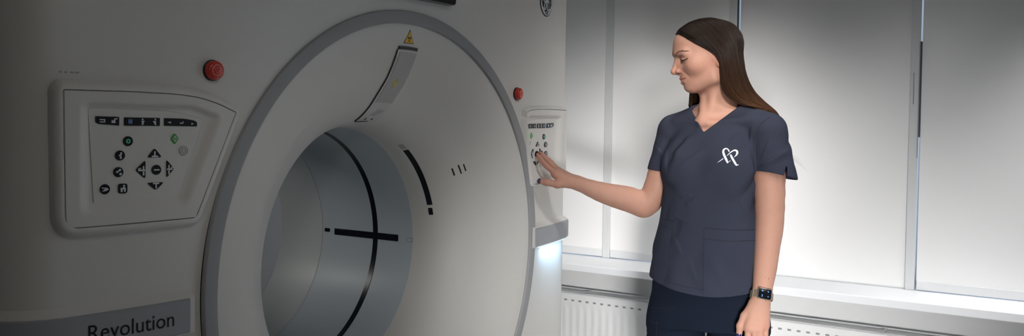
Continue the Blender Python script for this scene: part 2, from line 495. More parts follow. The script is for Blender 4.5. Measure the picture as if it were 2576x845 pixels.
    icon(b, [('c',-.7805+.0030*math.cos(t),1.3648+.0030*math.sin(t),.0013) for t in [k*PI/4 for k in range(8)]], M_icong)
    b = rbtn(-.7948,1.3395); icon(b, [('c',-.7935,1.3435,.0018),('r',-.7940,1.3398,.0026,.0045,0),('c',-.7960,1.3395,.0016),('c',-.7940,1.3352,.0021)], M_icon)
    b = rbtn(-.7976,1.3100); icon(b, [('c',-.7955,1.3137,.0021),('c',-.8005,1.3103,.0019),('r',-.7980,1.3120,.0040,.0020,.5),('c',-.7945,1.3066,.0023)], M_icon)
    b = rbtn(-.8212,1.2808); icon(b, [('r',-.8222,1.2828,.0095,.0018,-.1),('r',-.8195,1.2800,.0080,.0026,.15),('r',-.8222,1.2782,.0075,.0016,.1)], M_icon)
    b = button(rpoly([(-.7980,1.2892),(-.7815,1.2892),(-.7815,1.2718),(-.7980,1.2718)], .0045)); icon(b, [('c',-.7880,1.2855,.0018),('r',-.7885,1.2828,.0026,.0030,0),('r',-.7897,1.2805,.0095,.0026,0),('r',-.7925,1.2768,.0032,.0048,0),('r',-.7870,1.2768,.0032,.0048,0)], M_icon)
    b = button(rpoly([(-.7455,1.3345),(-.7165,1.3345),(-.7310,1.3520)], .005), nm='arrow_button'); icon(b, [('r',-.7310,1.3365,.0120,.0026,0),('r',-.7312,1.3410,.0026,.0062,0),('c',-.7312,1.3446,.0015)], M_icon)
    b = button(rpoly([(-.7455,1.2885),(-.7125,1.2885),(-.7285,1.2740)], .0045), nm='arrow_button'); icon(b, [('r',-.7285,1.2868,.0120,.0026,0),('r',-.7285,1.2822,.0026,.0060,0),('c',-.7285,1.2785,.0014)], M_icon)
    b = button(rpoly([(-.7672,1.3125),(-.7485,1.3300),(-.7485,1.2960)], .0045), nm='arrow_button'); icon(b, [('r',-.7560,1.3118,.0130,.0030,0),('r',-.7525,1.3160,.0026,.0070,0),('r',-.7525,1.3060,.0030,.0070,0),('r',-.7600,1.3150,.0060,.0018,.2)], M_icon)
    b = button(circ(-.7274,1.3117,.0092)); icon(b, [('r',-.7274,1.3117,.0105,.0024,0)], M_icon)
    b = button(rpoly([(-.6925,1.3125),(-.7078,1.3300),(-.7078,1.2960)], .0045), nm='arrow_button'); icon(b, [('r',-.7020,1.3120,.0110,.0030,0),('r',-.7035,1.3165,.0026,.0070,0),('r',-.7035,1.3062,.0030,.0070,0),('r',-.6975,1.3150,.0050,.0018,-.2)], M_icon)
    b = button(rpoly([(-.6995,1.3684),(-.6913,1.3792),(-.6831,1.3684),(-.6913,1.3576)], .003), M_green, 'start_button'); b.lab = 'green diamond start button'
    V, F = patch(fn, rpoly([(-.6968,1.3684),(-.6913,1.3754),(-.6858,1.3684),(-.6913,1.3614)], .002), HB+.001, HB+.0026); b.add(V, F, M_pale)
    icon(b, [('r',-.6930,1.3684,.0012,.0048,.0),('r',-.6896,1.3684,.0012,.0048,.0)], M_green, HB+.0034)
    b = button(circ(-.6733,1.3458,.0090), M_pale, 'pale_button')
    V, F = stroke(fn, circ(-.6733,1.3458,.0078), .0014, HB+.0026, True); b.add(V, F, M_grey)
    V, F = stroke(fn, circ(-.6733,1.3458,.0040), .0010, HB+.0026, True); b.add(V, F, M_grey)
    for b in btns:
        o = mesh(b.nm, b.V, b.F, b.ms, p, False, None, b.mi)
        if b.lab: tag(o, b.lab)
    # lower hand-rest seam
    V, F = stroke(fn, [(-.846,1.2515),(-.80,1.2512),(-.69,1.2520)], .0010, .0088); mesh('rest_seam', V, F, M_grey, p, False)
    return p
pl = control_panel(-1); tag(pl, 'large near control panel left of the ring')
pr = control_panel(1); tag(pr, 'far control panel under the hand right of the ring')
# emergency stops
def dome(a, z, R):
    e = empty('emergency_stop', (GX+a, ybow(a), z)); e.parent = scanner; e.location = Vector(e.location) - world_off(scanner)
    prof = [(1.12, -.002), (1.12, .002), (1.05, .004)]
    V = []; F = []; n = 36
    def ringset(prof):
        V = []; F = []
        for q, h in prof: V += [SP(a + q*R*math.cos(2*PI*k/n), z + q*R*math.sin(2*PI*k/n), h) for k in range(n)]
        for j in range(len(prof)-1):
            for k in range(n): F.append((j*n+k, j*n+(k+1) % n, (j+1)*n+(k+1) % n, (j+1)*n+k))
        F.append(tuple((len(prof)-1)*n + k for k in range(n)))
        return V, F
    V, F = ringset([(1.10, -.002), (1.10, .003), (1.0, .004)]); mesh('collar', V, F, M_black, e, True, 40)
    hs = [(1.0, .003), (1.0, .010), (.97, .0125), (.90, .0145), (.75, .0162), (.55, .0170), (.3, .0174), (.08, .0175)]
    V, F = ringset(hs); c = mesh('stop_button', V, F, M_red, e, True, 60)
    f2 = lambda u, v, h=0.0: SP(u, v, .0165 + h)
    b = MB().add(*stroke(f2, circ(a, z, R*.55), R*.09, .0012, True))
    b.add(*stroke(f2, [(a-R*.36, z+R*.24), (a+R*.36, z+R*.24), (a, z-R*.40)], R*.08, .0014, True))
    b.build('stop_mark', M_redmark, e)
    return e
tag(dome(-.6070, 1.5004, .0188), 'red stop button above the near control panel')
tag(dome(.5168, 1.4912, .0178), 'red stop button above the far control panel')
# grey side bands
def band(s0, s1, z0, z1):
    e = empty('side_band', (GX + plan((s0+s1)/2)[0], plan((s0+s1)/2)[1], (z0+z1)/2)); e.parent = scanner; e.location = Vector(e.location) - world_off(scanner)
    n = 40
    def shell(z0, z1, hs, name, m, s0, s1):
        V = []; F = []
        prof = [(z0+.012, -.004), (z0, hs*.55), (z0+.001, hs-.002), (z0+.003, hs), (z1-.003, hs), (z1-.001, hs-.002), (z1+.002, hs*.4), (z1+.016, -.004)]
        for i in range(n+1):
            s = s0 + (s1-s0)*i/n
            f = 1.0
            V += [SP(s, z, h*f) for z, h in prof]
        k = len(prof)
        for i in range(n):
            for j in range(k-1): F.append((i*k+j, i*k+j+1, (i+1)*k+j+1, (i+1)*k+j))
        F.append(tuple(range(k))); F.append(tuple(n*k + j for j in range(k-1, -1, -1)))
        return mesh(name, V, F, m, e, True, 40)
    shell(z0-.004, z1+.004, .016, 'band_backing', M_cover, s0 - (.012 if s0 > 0 else 0), s1 + (.012 if s1 < 0 else 0))
    bf = shell(z0, z1, .020, 'band_face', M_band, s0, s1)
    return e, bf
bl, blf = band(-A1-Lc-0.5, -.6650, 1.000, 1.0665)
br, brf = band(.6225, A1+Lc+0.5, 1.0145, 1.0735)
# lettering
def text_mesh(txt, fn, u0, u1, v0, hh, name, m, parent, vscale=None):
    cu = bpy.data.curves.new('letters', 'FONT'); cu.body = txt; cu.size = 1.0; cu.resolution_u = 4
    o = bpy.data.objects.new('letters', cu); COL.objects.link(o)
    bpy.context.view_layer.update()
    dg = bpy.context.evaluated_depsgraph_get()
    me = bpy.data.meshes.new_from_object(o.evaluated_get(dg))
    V = np.array([v.co[:] for v in me.vertices]); F = [tuple(p.vertices) for p in me.polygons]
    bpy.data.objects.remove(o, do_unlink=True); bpy.data.meshes.remove(me); bpy.data.curves.remove(cu)
    k = (u1-u0)/(V[:, 0].max()-V[:, 0].min()); kv = vscale or k
    x = u0 + (V[:, 0]-V[:, 0].min())*k; y = v0 + V[:, 1]*kv
    return mesh(name, [fn(a, b, hh) for a, b in zip(x, y)], F, m, parent, False)
text_mesh('Revolution', SP, -.8540, -.6985, 1.0200, .0208, 'lettering', M_black, bl, .040)
# round script emblem at the top right of the cover
em = empty('emblem', (GX+.7115, ybow(.7115), 1.793)); em.parent = scanner; em.location = Vector(em.location) - world_off(scanner)
EC = (.7115, 1.793); ER = .048
V, F = patch(SP, circ(*EC, ER, None, 48), -.001, .002, .01); mesh('disc', V, F, M_black, em, False)
eb = MB()
E_ = lambda pts: [(EC[0] + ER*x, EC[1] + ER*y) for x, y in pts]
eb.add(*stroke(SP, E_([(math.cos(t)*.90, math.sin(t)*.90) for t in np.linspace(0, 2*PI, 49)[:-1]]), ER*.07, .0028, True))
for q in range(4):
    t0 = q*PI/2 + PI/4
    pts = []
    for k in range(13):
        t = t0 - .62 + 1.24*k/12; r = .80 - .16*math.sin(PI*k/12)*0 - (.10 if k == 6 else 0)
        pts.append((r*math.cos(t), r*math.sin(t)))
    eb.add(*stroke(SP, E_(pts), [ER*(.02 + .11*math.sin(PI*k/12)) for k in range(13)], .0028))
    c, s = math.cos(t0-PI/4), math.sin(t0-PI/4)
    eb.add(*stroke(SP, E_([(c*.70 - s*.10, s*.70 + c*.10), (c*.78, s*.78), (c*.66 - s*-.08, s*.66 + c*-.08)]), ER*.05, .0028))
def loopc(cx, cy, rx, ry, rot, t0, t1, n=26):
    out = []
    for k in range(n+1):
        t = t0 + (t1-t0)*k/n; x, y = rx*math.cos(t), ry*math.sin(t)
        out.append((cx + x*math.cos(rot) - y*math.sin(rot), cy + x*math.sin(rot) + y*math.cos(rot)))
    return out
for pts in (loopc(-.20, -.28, .13, .30, -.35, 0, 2*PI), loopc(.22, -.28, .17, .32, .15, 0, 2*PI), loopc(-.22, .20, .20, .28, .5, -2.2, 3.0), loopc(.20, .22, .16, .24, -.4, -.6, 4.4),
            [(-.40,.48), (-.10,.20), (.02,-.02), (.10,-.2), (.12,-.42)], [(-.52,.05), (-.30,-.02), (-.05,.02), (.2,.04), (.5,-.02)], [(.30,.50), (.46,.40), (.40,.22), (.16,.05)]):
    eb.add(*stroke(SP, E_(pts), [ER*(.05 + .05*math.sin(PI*i/(len(pts)-1))) for i in range(len(pts))], .0028))
eb.build('script_mark', M_icon, em)
# display at the top
d = empty('display', (GX, GY, 1.80)); d.parent = scanner; d.location = Vector(d.location) - world_off(scanner)
pts = rpoly([(-.165,1.7135), (.165,1.7135), (.165,1.93), (-.165,1.93)], .010)
V, F = patch(SP, pts, -.002, .022, .01); mesh('display_body', V, F, M_dgrey, d, True, 40)
pts = rpoly([(-.164,1.7150), (.164,1.7150), (.164,1.929), (-.164,1.929)], .010)
V, F = patch(SP, pts, .018, .0235, .004); mesh('display_glass', V, F, M_screen, d, False)
# faint moulded marks above the near panel
fb = MB()
for k, wd in enumerate((.004, .004, .012, .008)):
    fb.add(*patch(SP, rpoly([(-.893 + .0085*k, 1.4815), (-.893 + .0085*k + min(wd, .0065), 1.4815), (-.893 + .0085*k + min(wd, .0065), 1.4845), (-.893 + .0085*k, 1.4845)], .001), -.001, .0006))
fb.build('moulded_mark', M_grey, scanner)
# the floodlight under the far band is a blue-white LED strip
led = mat('led_strip', (0.6, 0.8, 1.0), 0.4, emit=(0.55, 0.78, 1.0), estr=1.2)
V, F = [], []
for i in range(13):
    s = .66 + (A1-.66)*i/12
    V += [SP(s, 1.0088, .004), SP(s, 1.0088, .013), SP(s, 1.0118, .013), SP(s, 1.0118, .004)]
for i in range(12):
    for j in range(4): F.append((i*4+j, i*4+(j+1) % 4, (i+1)*4+(j+1) % 4, (i+1)*4+j))
mesh('led_strip', V, F, led, br, False)
# ------------------------------------------------------------------ room
M_wall = mat('wall_paint', (0.80, 0.80, 0.80), 0.75, vary=0.02, scale=12, bump=0.05, bscale=300)
M_roomw = mat('room_paint', (0.50, 0.50, 0.50), 0.8, vary=0.02, scale=12)
M_ceil = mat('ceiling_paint', (0.62, 0.62, 0.62), 0.85, vary=0.02)
M_floor = mat('vinyl_floor', (0.66, 0.67, 0.68), 0.35, vary=0.10, scale=60)
M_sill = mat('sill_white', (0.83, 0.84, 0.86), 0.35, vary=0.01)
M_alu = mat('window_aluminium', (0.60, 0.61, 0.62), 0.38, metal=0.0, spec=0.5, vary=0.02)
M_edge = mat('edge_dark', (0.05, 0.055, 0.06), 0.6)
M_blind = mat('blind_fabric', (0.80, 0.80, 0.80), 0.85, spec=0.1, vary=0.012, scale=3, bump=0.08, bscale=900, transl=0.03)
M_hem = mat('blind_hem', (0.66, 0.67, 0.68), 0.6, vary=0.015)
M_rad = mat('radiator_enamel', (0.84, 0.84, 0.84), 0.32, spec=0.45, vary=0.01)
M_slot = mat('radiator_slot', (0.30, 0.30, 0.30), 0.7)
M_pane = bpy.data.materials.new('window_pane'); M_pane.use_nodes = True
_b = M_pane.node_tree.nodes['Principled BSDF']; _b.inputs['Base Color'].default_value = (.9, .95, 1, 1); _b.inputs['Roughness'].default_value = 0.02
_b.inputs['Transmission Weight'].default_value = 1.0; _b.inputs['IOR'].default_value = 1.1
XW = 3.50
X0, X1, Y0, Y1, ZC = -2.6, XW, -2.6, 2.95, 2.75
def struct(o): o['kind'] = 'structure'; return o
struct(MB().box(X0-.1, X1+.2, Y0-.1, Y1+.1, FLOOR-.12, FLOOR).build('floor', M_floor))
struct(MB().box(X0-.1, X1+.2, Y0-.1, Y1+.1, ZC, ZC+.12).build('ceiling', M_ceil))
struct(MB().box(X0-.12, X0, Y0-.1, Y1+.1, FLOOR, ZC).build('wall_left', M_roomw))
struct(MB().box(X0, X1+.1, Y1, Y1+.12, FLOOR, ZC).build('wall_back', M_roomw))
struct(MB().box(X0, X1+.1, Y0-.12, Y0, FLOOR, ZC).build('wall_front', M_roomw))
wr = MB().box(3.375, XW+.12, Y0, Y1, FLOOR, .803)
wr.box(XW, XW+.12, Y0, Y1, 2.45, ZC); wr.box(XW, XW+.12, Y0, -1.3, .80, 2.45); wr.box(XW, XW+.12, 2.45, Y1, .80, 2.45)
struct(wr.build('wall_right', M_wall))
# sill
sb = MB().bbox(3.150, XW, Y0+.001, Y1-.001, .8045, .8345, .003)
struct(sb.build('trim_1', M_sill))
# glazing behind the blinds
GYs = [2.45, 1.62, 1.08, .438, -.20, -1.3]
for k in range(len(GYs)-1):
    ya, yb_ = GYs[k+1], GYs[k]
    f = MB(); t = .035
    f.box(XW-.03, XW+.05, ya, ya+t, .834, 2.45).box(XW-.03, XW+.05, yb_-t, yb_, .834, 2.45)
    f.box(XW-.03, XW+.05, ya+t, yb_-t, .834, .834+t).box(XW-.03, XW+.05, ya+t, yb_-t, 2.45-t, 2.45)
    w_ = struct(f.build('window_%d' % (k+1), M_alu))
    MB().box(XW+.005, XW+.011, ya+t, yb_-t, .834+t, 2.45-t).build('pane', M_pane, w_)
# mullion rails between the blinds
def rail(y0, y1, z0, nm, detail=False):
    m = MB().bbox(3.366, 3.392, y0, y1, z0, 2.45, .0015)
    m.box(3.392, XW-.03, y0+.006, y1-.006, z0, 2.45)
    o = struct(m.build(nm, M_alu))
    return o
r1 = rail(1.6045, 1.6350, .8350, 'trim_2')
r2 = rail(1.0760, 1.1060, .8350, 'trim_3')
r3 = rail(.4225, .4530, .8346, 'trim_4')
MB().box(3.368, 3.378, 1.6022, 1.6044, .8347, 2.45).build('edge_strip', M_alu, r1)
MB().box(3.368, 3.380, 1.0715, 1.0758, .8347, 2.45).build('edge_strip', M_edge, r2)
MB().box(3.3645, 3.380, .4180, .4224, 1.373, 1.706).build('edge_strip', M_edge, r3)  # dark strip along part of the rail edge
MB().box(3.3635, 3.380, .4232, .4262, 1.30, 1.706).build('edge_strip', M_slot, r3)
MB().box(3.3648, 3.3665, .4410, .4424, 1.488, 1.598).build('edge_strip', M_edge, r3)
# blinds
def blind(y0, y1, zb, label, hem, x=3.3745):
    e = empty('roller_blind', (x, (y0+y1)/2, zb)); tag(e, label, 'blind', 'roller blinds along the window')
    n = 24
    V = []; F = []
    zs = [zb + (.031 if hem else .002) , 2.40]
    MB().box(x, x+.0016, y0, y1, zs[0], zs[1]).build('blind_fabric', M_blind, e)
    if hem: MB().bbox(x-.0045, x+.0055, y0+.001, y1-.001, zb, zb+.0315, .0015).build('hem_bar', M_hem, e)
    else: MB().bbox(x-.0005, x+.005, y0+.001, y1-.001, zb, zb+.006, .001).build('hem_bar', M_hem, e)
    MB().tube([(x+.028, y0, 2.40), (x+.028, y1, 2.40)], .028, 20).build('roller', M_alu, e)
    return e
blind(1.6365, 2.24, .8385, 'white roller blind beside the scanner behind the outstretched forearm', True)
blind(1.1075, 1.6020, .8385, "white roller blind directly behind the woman's face and elbow", True)
blind(.4545, 1.0660, .8348, "white roller blind right of the woman's hair, with no hem bar", False, 3.3800)
blind(-.30, .4170, .8375, 'white roller blind at the far right with a grey hem bar', True)
# radiators
def radiator(y0, y1, label, zt=.697, h=.50, xf=3.232):
    e = empty('radiator', (xf+.05, (y0+y1)/2, zt-h)); tag(e, label, 'radiator', 'white panel radiators under the sill')
    # front panel with pressed channels
    V = []; F = []
    prof = []
    y = y0 + .012; zs = [(zt-h, .006), (zt-h+.004, .001), (zt-h+.012, 0), (zt-h+.05, 0), (zt-h+.07, 1), (zt-.07, 1), (zt-.052, 0), (zt-.012, 0), (zt-.004, .001), (zt, .006)]
    ys = [y0, y0+.003, y0+.012]
    while y < y1-.012: ys.append(y); y += .00833
    ys = sorted(set(ys + [y1-.012, y1-.003, y1]))
    for yy in ys:
        ph = ((yy-y0)/.0333) % 1.0
        g = 0.0035 if .30 < ph < .70 else 0.0
        ed = .006 if yy in (y0, y1) else (.001 if min(abs(yy-y0), abs(yy-y1)) < .005 else 0)
        for z, q in zs:
            dx = g if q == 1 else q
            if yy < y0+.02 or yy > y1-.02: dx = 0 if q == 1 else q
            V.append((xf + max(dx, ed), yy, z))
    k = len(zs)
    for i in range(len(ys)-1):
        for j in range(k-1): F.append((i*k+j, (i+1)*k+j, (i+1)*k+j+1, i*k+j+1))
    mesh('front_panel', V, F, M_rad, e, True, 35)
    sl = MB(); yy = y0+.026
    while yy < y1-.03:
        for zc in (zt-.030, zt-h+.045): sl.add(*patch(lambda u, v, hh=0: (xf-.0004-hh, u, v), rpoly([(yy,zc-.0035),(yy+.014,zc-.0035),(yy+.014,zc+.0035),(yy,zc+.0035)], .003), -.0002, .0002))
        yy += .0333
    so = sl.build('vent_slot_row', M_slot, e); so['kind'] = 'stuff'
    MB().bbox(xf+.105, xf+.111, y0, y1, zt-h, zt, .002).build('back_panel', M_rad, e)
    for ys_ in (y0, y1-.0015):
        MB().box(xf+.006, xf+.108, ys_, ys_+.0015, zt-h+.012, zt-.006).build('side_cover', M_rad, e)
    g = MB(); g.box(xf+.0065, xf+.1045, y0+.002, y1-.002, zt-.008, zt-.005); g.box(xf+.010, xf+.013, y0+.004, y1-.004, zt-.004, zt+.002).box(xf+.098, xf+.101, y0+.004, y1-.004, zt-.004, zt+.002)
    yy = y0+.004
    L = y1-y0
    for q in range(4):
        c = y0+.004 + (L-.017)*q/3; g.box(xf+.010, xf+.101, c, c+.009, zt-.006, zt+.0015)
    g.build('top_grille', M_rad, e)
    fins = MB(); yy = y0+.02
    while yy < y1-.02:
        fins.box(xf+.02, xf+.09, yy, yy+.0012, zt-h+.03, zt-.014); yy += .020
    fo = fins.build('convector_fins', M_rad, e); fo['kind'] = 'stuff'
    for c in (y0+.12, y1-.12): MB().box(xf+.111, 3.3755, c, c+.03, zt-h+.03, zt-.02).build('wall_bracket', M_slot, e)
    MB().tube([(xf+.05, y0+.03, zt-h+.03), (xf+.05, y0+.03, FLOOR)], .009, 10).build('supply_pipe', M_rad, e)
    return e
radiator(1.368, 2.25, "white panel radiator between the scanner and the woman's hip")
radiator(-.35, .935, 'white panel radiator under the sill right of the hanging hand')
# ------------------------------------------------------------------ person: signed distance modelling
PO = np.array([2.628, .923, 0.0]); PT = np.array([-.9436, -.3315, 0.0]); PR = np.array([.3315, -.9436, 0.0])
def LW(P):
    P = np.asarray(P, float)
    return PO + P[..., 0:1]*PR + P[..., 1:2]*PT + P[..., 2:3]*np.array([0, 0, 1.0])
A3 = lambda *v: np.array(v, float)
def rc(P, a, b, r1, r2):
    a = np.asarray(a, float); b = np.asarray(b, float); ba = b-a
    h = np.clip(((P-a)@ba)/(ba@ba), 0, 1)
    return np.linalg.norm(P - a - h[:, None]*ba, axis=1) - (r1 + (r2-r1)*h)
def chain(P, pts, rs, k=.006):
    d = None
    for i in range(len(pts)-1):
        q = rc(P, pts[i], pts[i+1], rs[i], rs[i+1]); d = q if d is None else smin(d, q, k)
    return d
def el(P, c, r):
    q = (P-np.asarray(c, float)); r = np.asarray(r, float)
    k0 = np.linalg.norm(q/r, axis=1); k1 = np.linalg.norm(q/(r*r), axis=1)
    return k0*(k0-1.0)/np.maximum(k1, 1e-9)
def smin(a, b, k):
    h = np.maximum(k-np.abs(a-b), 0)/k
    return np.minimum(a, b) - h*h*k*.25
def smax(a, b, k): return -smin(-a, -b, k)
def loft(P, tab, phi, n=2.4):
    """tab rows: z, centre r, centre t, half width, half depth"""
    T = np.array(tab, float); z = P[:, 2]
    g = lambda c: np.interp(z, T[:, 0], T[:, c])
    x = P[:, 0]-g(1); y = P[:, 1]-g(2); c, s = math.cos(phi), math.sin(phi)
    u = x*c + y*s; v = -x*s + y*c
    w, d = g(3), g(4)
    q = (np.abs(u/w)**n + np.abs(v/d)**n)**(1/n)
    rad = np.hypot(u, v)
    e = np.where(q > 1e-6, rad*(1-1/np.maximum(q, 1e-6)), -np.minimum(w, d))
    e = np.maximum(e, -np.minimum(w, d))
    return np.maximum(e*.92, np.maximum(z-T[-1, 0], T[0, 0]-z))
def extract(fn, lo, hi, h, slack=1.6, B=8):
    lo = np.asarray(lo, float); hi = np.asarray(hi, float)
    nb = np.ceil((hi-lo)/(h*B)).astype(int); n = nb*B
    D = np.ones(n+1, np.float32)
    ii = np.stack(np.meshgrid(*[np.arange(k) for k in nb], indexing='ij'), -1).reshape(-1, 3)
    cen = lo + (ii+.5)*B*h
    dc = np.concatenate([fn(cen[i:i+20000]) for i in range(0, len(cen), 20000)])
    act = np.abs(dc) < h*B*.87*slack
    for (i, j, k) in ii[(~act) & (dc < 0)]: D[i*B:i*B+B+1, j*B:j*B+B+1, k*B:k*B+B+1] = -1
    loc = np.stack(np.meshgrid(*[np.arange(B+1)]*3, indexing='ij'), -1).reshape(-1, 3)
    A = ii[act]
    for c in range(0, len(A), 150):
        a = A[c:c+150]; idx = (a[:, None, :]*B + loc[None]).reshape(-1, 3)
        D[idx[:, 0], idx[:, 1], idx[:, 2]] = fn(lo + idx*h)
    S = D < 0
    cnt = np.zeros(n, np.int8)
    for dx in (0, 1):
        for dy in (0, 1):
            for dz in (0, 1): cnt += S[dx:n[0]+dx, dy:n[1]+dy, dz:n[2]+dz]
    cells = np.argwhere((cnt > 0) & (cnt < 8))
    vid = -np.ones(n, np.int32); vid[cells[:, 0], cells[:, 1], cells[:, 2]] = np.arange(len(cells))
    acc = np.zeros((len(cells), 3)); num = np.zeros(len(cells))
    cor = [(x, y, z) for x in (0, 1) for y in (0, 1) for z in (0, 1)]
    val = {c: D[cells[:, 0]+c[0], cells[:, 1]+c[1], cells[:, 2]+c[2]] for c in cor}
    for c in cor:
        for ax in range(3):
            if c[ax]: continue
            e = list(c); e[ax] = 1; e = tuple(e)
            v0, v1 = val[c], val[e]; m = (v0 < 0) != (v1 < 0)
            t = np.where(m, v0/np.where(m, v0-v1, 1), 0)
            p = np.zeros((len(cells), 3)); p[:] = c; p[:, ax] += t
            acc[m] += p[m]; num[m] += 1
    V = lo + (cells + acc/np.maximum(num, 1)[:, None])*h
    F = []
    for ax in range(3):
        b, c = (ax+1) % 3, (ax+2) % 3
        s0 = [slice(0, n[0]+1)]*3; 
        sl0 = [slice(None)]*3; sl1 = [slice(None)]*3; sl0[ax] = slice(0, n[ax]); sl1[ax] = slice(1, n[ax]+1)
        X = S[tuple(sl0)] != S[tuple(sl1)]
        E = np.argwhere(X)
        E = E[(E[:, b] > 0) & (E[:, c] > 0) & (E[:, b] < n[b]) & (E[:, c] < n[c])]
        neg = S[E[:, 0], E[:, 1], E[:, 2]]
        ob = np.zeros(3, int); ob[b] = 1; oc = np.zeros(3, int); oc[c] = 1
        q = [E-ob-oc, E-oc, E, E-ob]
        I = np.stack([vid[a[:, 0], a[:, 1], a[:, 2]] for a in q], 1)
        I[~neg] = I[~neg][:, ::-1]
        F.append(I)
    F = np.concatenate(F)
    F = F[(F >= 0).all(1)]
    for _ in range(2):
        d = fn(V); e = h*.5; G = np.zeros_like(V)
        for a in range(3):
            o = np.zeros(3); o[a] = e; G[:, a] = (fn(V+o)-fn(V-o))/(2*e)
        g2 = np.maximum((G*G).sum(1), .25)
        V = V - G*np.clip(d/g2, -h*.6, h*.6)[:, None]*.9
    return V, F
def fastmesh(name, V, F, m, parent, smooth=True):
    me = bpy.data.meshes.new(name)
    V = V - np.array(world_off(parent))
    F = np.asarray(F, np.int32)
    me.vertices.add(len(V)); me.vertices.foreach_set('co', V.astype(np.float32).ravel())
    k = F.shape[1]
    me.loops.add(F.size); me.loops.foreach_set('vertex_index', F.ravel())
    me.polygons.add(len(F)); me.polygons.foreach_set('loop_start', np.arange(0, F.size, k, dtype=np.int32))
    me.update(calc_edges=True); me.validate()
    me.polygons.foreach_set('use_smooth', np.ones(len(me.polygons), bool))
    me.materials.append(m)
    o = bpy.data.objects.new(name, me); COL.objects.link(o); o.parent = parent
    return o
# --- head frame
PSI, PIT = math.radians(75), math.radians(16)
HO = A3(.0030, 0, 1.6002)
Fh = A3(-math.sin(PSI), math.cos(PSI), 0); HL = A3(math.cos(PSI), math.sin(PSI), 0); Zv = A3(0, 0, 1)
HF = Fh*math.cos(PIT) - Zv*math.sin(PIT); HU = Zv*math.cos(PIT) + Fh*math.sin(PIT)
def toH(P): Q = P-HO; return np.stack([Q@HF, Q@HL, Q@HU], 1)
def frH(q): q = np.asarray(q, float); return HO + q[..., 0:1]*HF + q[..., 1:2]*HL + q[..., 2:3]*HU
UL = [A3(.0850,-.0258,-.0258), A3(.0970,-.0115,-.0258), A3(.1003,0,-.0270), A3(.0970,.0115,-.0258), A3(.0850,.0258,-.0258)]
LLp = [A3(.0850,-.0258,-.0264), A3(.0945,-.0125,-.0380), A3(.0983,0,-.0400), A3(.0945,.0125,-.0380), A3(.0850,.0258,-.0264)]
def cr_spline(P, n):
    k = len(P); t = np.linspace(0, k-1-1e-9, n); i = t.astype(int); f = (t-i)[:, None]
    g = lambda j: P[np.clip(j, 0, k-1)]
    p0, p1, p2, p3 = g(i-1), g(i), g(i+1), g(i+2)
    return .5*(2*p1 + (p2-p0)*f + (2*p0-5*p1+4*p2-p3)*f*f + (3*p1-p0-3*p2+p3)*f**3)
def head(P):
    Q = toH(P); S = Q.copy(); S[:, 1] = np.abs(S[:, 1])
    d = el(S, (.001, 0, .045), (.103, .070, .075))
    d = smin(d, el(S, (.031, 0, .071), (.0655, .061, .053)), .016)
    d = smin(d, el(S, (.030, 0, -.010), (.066, .058, .072)), .03)
    d = smin(d, rc(S, (.0, .056, .0), (.014, .050, -.048), .012, .012), .035)
    d = smin(d, rc(S, (.014, .050, -.048), (.072, .012, -.0625), .012, .0115), .03)
    d = smin(d, el(S, (.0635, 0, -.031), (.0345, .0295, .036)), .022)
    d = smin(d, el(S, (.074, 0, -.0605), (.0232, .0195, .0142)), .014)
    d = smin(d, el(S, (.060, .046, .004), (.022, .017, .020)), .028)
    d = smin(d, rc(S, (.0915, .010, .046), (.080, .043, .046), .0120, .0095), .018)
    d = smax(d, -el(S, (.119, 0, .0375), (.016, .020, .014)), .012)
    d = smax(d, -el(S, (.103, .030, .0285), (.0150, .0175, .0125)), .012)
    d = smin(d, rc(S, (.0985, 0, .036), (.1165, 0, .0025), .0062, .0078), .010)
    d = smin(d, rc(S, (.090, .007, .020), (.0985, .009, .001), .0075, .0075), .012)
    d = smin(d, el(S, (.1190, 0, -.0005), (.0085, .0085, .0080)), .008)
    d = smin(d, el(S, (.1055, .0118, -.0018), (.0100, .0066, .0074)), .0028)
    d = smin(d, rc(S, (.117, 0, -.003), (.1005, 0, -.0125), .0055, .0055), .005)
    d = smax(d, -el(S, (.1095, .0062, -.0095), (.0050, .0026, .0032)), .002)
    # eyelid bulge
    d = smin(d, el(S, (.0790, .0320, .0285), (.0148, .0158, .0122)), .0028)
    up = chain(S, UL, [.0026, .0048, .0056, .0048, .0026], .004)
    lo = chain(S, LLp, [.0024, .0056, .0066, .0056, .0024], .004)
    d = smin(d, up, .0035); d = smin(d, lo, .0035)
    d = smax(d, -chain(S, [A3(.1085,0,-.0335), A3(.1030,.012,-.0318), A3(.0885,.0245,-.0264)], [.0024, .0021, .0012], .002), .0014)
    d = smax(d, -rc(S, (.1008, .0218, -.003), (.0880, .0356, -.026), .0006, .0003), .010)
    # ear
    e = el(S, (-.010, .0735, .014), (.016, .0065, .030))
    e = smax(e, -el(S, (.0015, .0845, .008), (.0075, .0105, .014)), .003)
    e = smin(e, el(S, (-.0005, .0745, -.012), (.0075, .0060, .0090)), .005)
    e = smin(e, el(S, (.0085, .0700, .005), (.0045, .0045, .0075)), .003)
    d = smin(d, e, .004)
    return smax(d, -rc(S, (.0085, .0765, -.019), (.0070, .0790, -.004), .0018, .0014), .003)
PHI = math.radians(18)
TS = [(.83,.012,0,.150,.100),(.86,.013,0,.155,.105),(.93,.012,0,.152,.102),(1.02,.012,-.002,.132,.092),(1.10,.012,-.004,.118,.086),(1.18,.013,-.006,.120,.088),(1.27,.016,-.008,.126,.094),(1.33,.020,-.012,.128,.090),(1.38,.024,-.016,.120,.078),(1.42,.028,-.022,.090,.060),(1.445,.031,-.026,.06,.045)]
